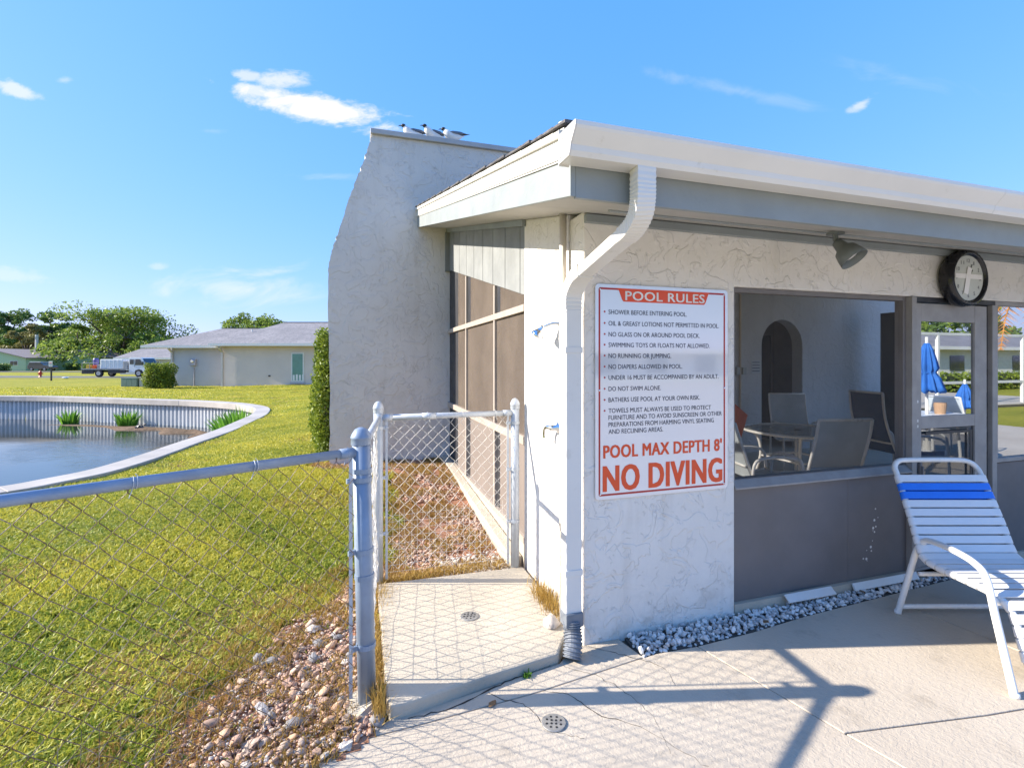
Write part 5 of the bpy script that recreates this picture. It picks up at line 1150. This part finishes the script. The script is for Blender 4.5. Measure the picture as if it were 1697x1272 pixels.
# small houses far off
def house(p0, Y, L, Dp, h, rise, label, wm, rm, gable_x=False, wins=(), rz=-YAW, z=None):
    z = grd(p0.x, p0.y) if z is None else z; t = thing('bungalow', label, 'house', (p0.x, p0.y, z), rz); MB().box((0, 0, -.5), (L, Dp, h)).build('wall', wm, t)
    if gable_x:   # gable end faces the viewer
        o = MB().prism([(-.5, h), (L/2, h+rise), (L+.5, h), (L+.5, h+.12), (L/2, h+rise+.14), (-.5, h+.12)], 1, -.5, Dp+.5).build('roof', rm, t); MB().prism([(0, h), (L, h), (L/2, h+rise)], 1, 0, Dp).build('gable', wm, t)
    else:
        o = MB().prism([(-.5, h), (Dp/2, h+rise), (Dp+.5, h), (Dp+.5, h+.12), (Dp/2, h+rise+.14), (-.5, h+.12)], 0, -.5, L+.5).build('roof', rm, t); MB().prism([(0, h), (Dp, h), (Dp/2, h+rise)], 0, 0, L).build('gable', wm, t)
        MB().box((-.52, -.56, h-.12), (L+.52, -.5, h+.13)).build('fascia', WHITE, o)
    for (x, w_, z0, z1) in wins:
        f = MB().box((x, -.06, z0), (x+w_, -.001, z1)).build('window', WHITE, t); MB().box((x+.08, -.075, z0+.08), (x+w_/2-.03, -.061, z1-.08)).box((x+w_/2+.03, -.075, z0+.08), (x+w_-.08, -.061, z1-.08)).build('pane', GLD, f)
    return t
GRN = mat('pale green wall', (.42, .55, .36), .8, var=.04); BRR = mat('brown roof', (.27, .22, .21), .9, var=.1); TANW = mat('tan wall', (.5, .42, .33), .8); GRW = mat('pale grey wall', (.52, .52, .53), .8)
house(px(-75, 91), 91, 13.2, 10, 2.35, 1.7, 'pale green bungalow at the left edge, its gable end facing the pond', GRN, BRR, True, [(10.3, 1.5, 1.0, 1.9)])
HH = house(px(38, 100), 100, 12.0, 9, 2.5, 1.55, 'long pale green bungalow with brown roof behind the fire hydrant', GRN, BRR, False, [(1.2, 1.1, 0, 2.0), (3.2, .5, .4, 2.0)])
MB().box((6.4, -.05, 0), (7.6, -.001, 2.1)).build('door', mat('green door', (.15, .28, .15), .6), HH)
for x, y in ((4.4, 2.2), (6.6, 2.6), (2.3, 2.4)): MB().lathe([(.22, 0), (.22, .35), (.12, .45)], (x, y, 2.5+.34*y), 10).build('roof_vent', WHITE, HH)
t = house(px(101, 98.6), 98, 7.6, 10, 2.5, 1.4, 'gable end wing of the pale green bungalow behind the truck', GRN, BRR, True, [])
house(px(166, 122), 122, 10, 9, 2.6, 1.6, 'small tan bungalow far off between the oak trunk and the truck', TANW, BRR, False, [(2, 1.5, 1, 2)])
house(px(199, 68), 68, 11, 9, 2.2, 1.35, 'pale grey bungalow seen behind the truck and the hedge', GRW, ROOFM, False, [(1.6, .5, .9, 1.9), (2.6, .5, .9, 1.9), (3.6, .5, .9, 1.9), (5.0, .5, .2, 1.9)])
house(px(10, 135), 135, 14, 9, 4.2, 1.8, 'bungalow with a brown roof rising behind the left green one', TANW, BRR, False, [])
for i, (pxx, Y, w_, lab) in enumerate([(3, 87, 2.2, 'round dark shrub at the left edge before the green bungalow'), (122, 96, 2.6, 'low dark shrub at the gable of the green bungalow'), (155, 92, 3.5, 'dark green shrubs right behind the truck bed')]):
    p = px(pxx, Y); hedge((p.x, p.y), (w_, 1.6, 1.4), 900, lab, .28, 0, 0, 'shrub', LEAF2)

# ------------------------------------------------------------------ trees
def tree(p0, Y, H, Wd, mt, label, seed, n=9000, leaf=.34, trunk_r=.45, fork=.22, lobes=None, cat='tree', low=.25, name='oak_tree'):
    rr = random.Random(seed); z = grd(p0.x, p0.y) if abs(p0.y) < 400 else 0; t = thing(name, label, cat, (p0.x, p0.y, z), -YAW); nl = 0
    lobes = lobes or 12; L = []; limbs = MB()
    for k in range(lobes):
        a = k*2.4+rr.uniform(-.3, .3); rad = Wd/2*math.sqrt((k+.5)/lobes)*rr.uniform(.75, 1.0); top = 1-(rad/(Wd/2))**2*.55
        hz_ = H*(low+.08+(top-low-.08)*rr.uniform(.2, .97)); s = Wd*rr.uniform(.16, .25); L.append((rad*math.cos(a), rad*math.sin(a)*.8, hz_-s*.4, s))
    pts = []
    per = int(n*1.7)//len(L)
    for (x, y, zz, s) in L:
        limbs.tube(smoothline([(0, 0, H*fork*.7), (x*.3, y*.3, H*fork+(zz-H*fork)*.35), (x*.75, y*.75, zz*.8+.2*H*fork), (x, y, zz)], 3), .1, 6, True, rfun=lambda u_: trunk_r*.5*(1-u_*.85))
        # sub clusters give clumps with gaps
        for c in range(9):
            d = Vector((rr.gauss(0, 1), rr.gauss(0, 1), rr.gauss(0, .75))).normalized(); cx_, cy_, cz_ = x+d.x*s*.8, y+d.y*s*.8, zz+abs(d.z)*s*.62-s*.12+(-.2*s if d.z < 0 else 0); q = rng.normal(0, 1, (per//9, 3)); q /= np.linalg.norm(q, axis=1)[:, None]; q *= (rng.uniform(.35, 1, per//9)**.5)[:, None]*np.array([s*.50, s*.50, s*.30])*rr.uniform(.6, 1.15)
            pts.append(q+np.array([cx_, cy_, cz_]))
            limbs.tube([(x, y, zz), (cx_, cy_, cz_)], .05, 4, True, rfun=lambda u_: trunk_r*.12*(1-u_*.6))
    limbs.tube(smoothline([(0, 0, -.3), (.05, 0, H*.08), (-.1, .05, H*fork*.6), (0, 0, H*fork)], 4), .1, 10, True, rfun=lambda u_: trunk_r*(1.35-.55*min(1, u_*2)))
    limbs.build('trunk', BARK, t, smooth=True); o = leaf_mass('crown', np.concatenate(pts), leaf, mt, t); del o['kind']; return t
tree(px(202, 108), 108, 15.6, 27, LEAF1, 'great spreading oak behind the truck, tallest of the left trees', 5, 15000, .55, .8, .22, 19)
tree(px(128, 103), 103, 10.0, 11, LEAF1, 'lighter low oak in front of the great oak, over the long green bungalow', 8, 6000, .5, .5, .22, 9)
tree(px(78, 126), 126, 15.5, 15, LEAF2, 'dense dark tree between the leftmost tree and the great oak', 11, 13000, .6, .6, .2, 17)
tree(px(8, 112), 112, 15.5, 13, LEAF2, 'open crowned dark tree at the left edge with a bough reaching right', 14, 9000, .5, .5, .3, 14)
tree(px(44, 104), 104, 10.2, 9, LEAF4, 'olive brown tree in front of the dark ones above the green bungalows', 17, 8000, .42, .4, .3, 9)
tree(px(424, 62), 62, 8.6, 9.5, LEAF1, 'yellow green tree rising above the roof of the grey house', 20, 8000, .3, .4, .3, 13)
tree(px(512, 66), 66, 7.6, 9, LEAF2, 'sparse darker tree above the right end of the grey house roof', 23, 4200, .3, .35, .3, 11)
tree(px(-70, 118), 118, 15, 16, LEAF2, 'dark tree beyond the left edge of the picture', 27, 5000, .6, .5, .25, 10)
tree(px(255, 118), 118, 11, 13, LEAF2, 'shaded tree behind the right side of the great oak', 31, 5000, .6, .5, .25, 10)
tree(px(30, 140), 140, 11, 18, LEAF2, 'dark tree far behind the left bungalows', 33, 5000, .6, .5, .25, 10)
tree(px(590, 80), 80, 10, 12, LEAF1, 'tree hidden behind the gable wall', 37, 3500, .5, .4, .3, 9)
t = thing('utility_pole', 'pale utility pole among the left trees', 'pole', tuple(px(61, 101, -.3)), 0); MB().tube([(0, 0, 0), (0, 0, 7.2)], .34, 10, rfun=lambda q: .36-.1*q).build('shaft', mat('pole grey', (.5, .52, .5), .7), t); MB().box((-.1, -.4, 6.2), (.1, -.25, 6.8)).build('bracket', MATS['pole grey'], t)

# ------------------------------------------------------------------ the pool terrace behind the photographer: seen in the glass
UM = mat('blue canvas', (.02, .13, .45), .8, var=.12, vs=6)
def umbrella(x, y, label, z0=1.0, z1=2.35, r=.30):
    t = thing('closed_umbrella', label, 'umbrella', (x, y, 0), 0, 'folded blue umbrellas by the pool'); vs = []; n = 24; h_ = z1-z0; n = 64; prof = [(.03, z1+.10), (.07, z1), (.11, z1-.25*h_), (.135, z1-.45*h_), (.105, z1-.55*h_), (.15, z1-.68*h_), (.19, z1-.88*h_), (.215, z0)]
    for k, (q, z) in enumerate(prof): vs += [(q*(1+.24*math.sin(i*9*2*PI/n+k*.15+math.sin(i*.3)))*math.cos(2*PI*i/n), q*(1+.24*math.sin(i*9*2*PI/n+k*.15+math.sin(i*.3)))*math.sin(2*PI*i/n), z+(.03*math.sin(i*9*2*PI/n) if k == 7 else 0)) for i in range(n)]
    o = MB().add(vs, [(k*n+i, k*n+(i+1) % n, (k+1)*n+(i+1) % n, (k+1)*n+i) for k in range(len(prof)-1) for i in range(n)]).build('canopy', UM, t, smooth=True); o.modifiers.new('s', 'SOLIDIFY').thickness = .01
    MB().tube([(0, 0, 0), (0, 0, z1+.2)], .022, 10).build('pole', WHITE, t); MB().lathe([(.28, 0), (.28, .06), (.08, .10), (.05, .3)], n=20).build('base', WHITE, t)
umbrella(7.6, -3.0, 'nearest folded blue umbrella mirrored in the door glass', 1.1, 1.78); umbrella(11.6, -4.75, 'farther and lower folded blue umbrella mirrored in the door glass', .55, .98)
t = thing('patio_table', 'white round patio table mirrored in the lower door glass', 'table', (7.55, -3.0, 0)); MB().lathe([(.03, .70), (.62, .70), (.64, .72), (.62, .74), (.03, .74)], n=36).build('table_top', CHAISE, t)
for k in range(4): a = PI/4+k*PI/2; MB().tube([(.45*math.cos(a), .45*math.sin(a), 0), (.4*math.cos(a), .4*math.sin(a), .70)], .02, 8).build('leg', CHAISE, t)
MB().lathe([(.07, .74), (.085, .88), (.08, .92)], (.2, .1, 0), 16).build('pot', mat('terracotta', (.4, .25, .15), .8), t)
MB().tube([(.107*math.cos(2*PI*k/24), .107*math.sin(2*PI*k/24), 1.40) for k in range(25)], .012, 6, False).build('tie_strap', UM, [o for o in COL.objects if o.name == 'closed_umbrella'][0])
t = thing('screen_cage', 'white framed screen enclosure beyond the umbrellas mirrored in the door glass', 'screen enclosure', (16, -9.5, 0))
for k in range(5): MB().box((k*2.4, 0, 0), (k*2.4+.09, .09, 2.5)).build('post', WHITE, t)
for z in (.75, 2.5): MB().box((0, .005, z), (9.69, .085, z+.09)).build('rail', WHITE, t)
c2 = sling_chair('white framed sling chair mirrored in the glass, left of the patio table', 6.6, -3.3, -1.8, 'chairs on the pool terrace'); c2.location.z = 0
c3 = sling_chair('dark blue sling chair mirrored in the right window', 5.7, -1.9, 2.6, 'chairs on the pool terrace', mt=NAVY); c3.location.z = 0
c4 = sling_chair('white framed sling chair mirrored in the glass, right of the patio table', 8.7, -3.2, 1.6, 'chairs on the pool terrace'); c4.location.z = 0
WH = mat('white house wall', (.68, .67, .63), .8)
def back_house(x, y, L, Dp, lab, h=2.7, rise=1.3):
    t = thing('terrace_house', lab, 'house', (x, y, -.1), 0, None); MB().box((0, -Dp, -.3), (L, 0, h)).build('wall', WH, t); o = MB().prism([(.8, h), (-Dp/2, h+rise), (-Dp-.6, h), (-Dp-.6, h+.16), (-Dp/2, h+rise+.16), (.8, h+.16)], 0, -.6, L+.6).build('roof', ROOFM, t); MB().box((-.6, .8, h-.1), (L+.6, .84, h+.17)).build('fascia', WHITE, o)
    x_ = 1.5
    while x_ < L-3: MB().box((x_, .001, .8), (x_+1.8, .05, 2.1)).build('window', GLD, t); x_ += 4.2
back_house(33, -26, 44, 9, 'long white bungalow beyond the pool mirrored in the windows'); back_house(-4, -28, 34, 6, 'low flat white pavilion behind the photographer mirrored in the sign', 2.3, .12)
for i in range(7): hedge((28.5+i*4.8, -15-.4*i), (4.4, 1.1, .95), 900, 'low clipped terrace hedge mirrored in the glass, number %s from the left' % ['first', 'second', 'third', 'fourth', 'fifth', 'sixth', 'seventh'][i] if False else ['low hedge beside the mirrored umbrellas', 'low hedge behind the far mirrored umbrella', 'low hedge before the long white bungalow, near its left end', 'low hedge before the middle left of the long bungalow', 'low hedge before the middle of the long bungalow', 'low hedge before the right half of the long bungalow', 'low hedge at the right end of the long bungalow'][i], .22, 0, 0, 'hedge')
for i, (x, y, H) in enumerate([(58, -42, 11), (66, -46, 12), (80, -43, 10), (-14, -46, 11)]): tree(Vector((x, y, 0)), 0, H, 14, LEAF2 if i % 2 else LEAF1, ['tree behind the left half of the mirrored bungalow', 'darker tree over the middle of the mirrored bungalow', 'tree at the right end of the mirrored bungalow', 'tree behind the photographer over the white bungalow'][i], 50+i, 3500, .6, .4, .3, 9)
# palm with dead orange fronds
t = thing('palm_tree', 'palm with drooping orange dead fronds mirrored at the top of the right window', 'palm', (14.7, -4.9, 0)); MB().tube(smoothline([(0, 0, 0), (.1, 0, 1.2), (.05, .1, 2.4), (0, 0, 3.3)], 4), .14, 12).build('trunk', BARK, t, smooth=True)
FR = mat('orange frond', (.48, .20, .03), .8, var=.3, vs=8)
for k in range(16):
    a = k*2.4; dr = .5+.6*(k % 3)/2; m = MB(); L = smoothline([(0, 0, 3.3), (.5*math.cos(a), .5*math.sin(a), 3.45), (.95*math.cos(a), .95*math.sin(a), 3.1-dr*.3), (1.15*math.cos(a), 1.15*math.sin(a), 2.4-dr*.6)], 6)
    for i, p in enumerate(L[2:]):
        sd_ = Vector((-math.sin(a), math.cos(a), 0)); w_ = .26*math.sin(PI*min(.95, (i+2)/len(L)))+.04
        for s in (-1, 1): m.add([p, p+sd_*s*w_+Vector((0, 0, -w_*.9)), p+Vector((0, 0, -.035))], [(0, 1, 2)])
    m.tube(L, .012, 4); m.build('frond', FR, t)
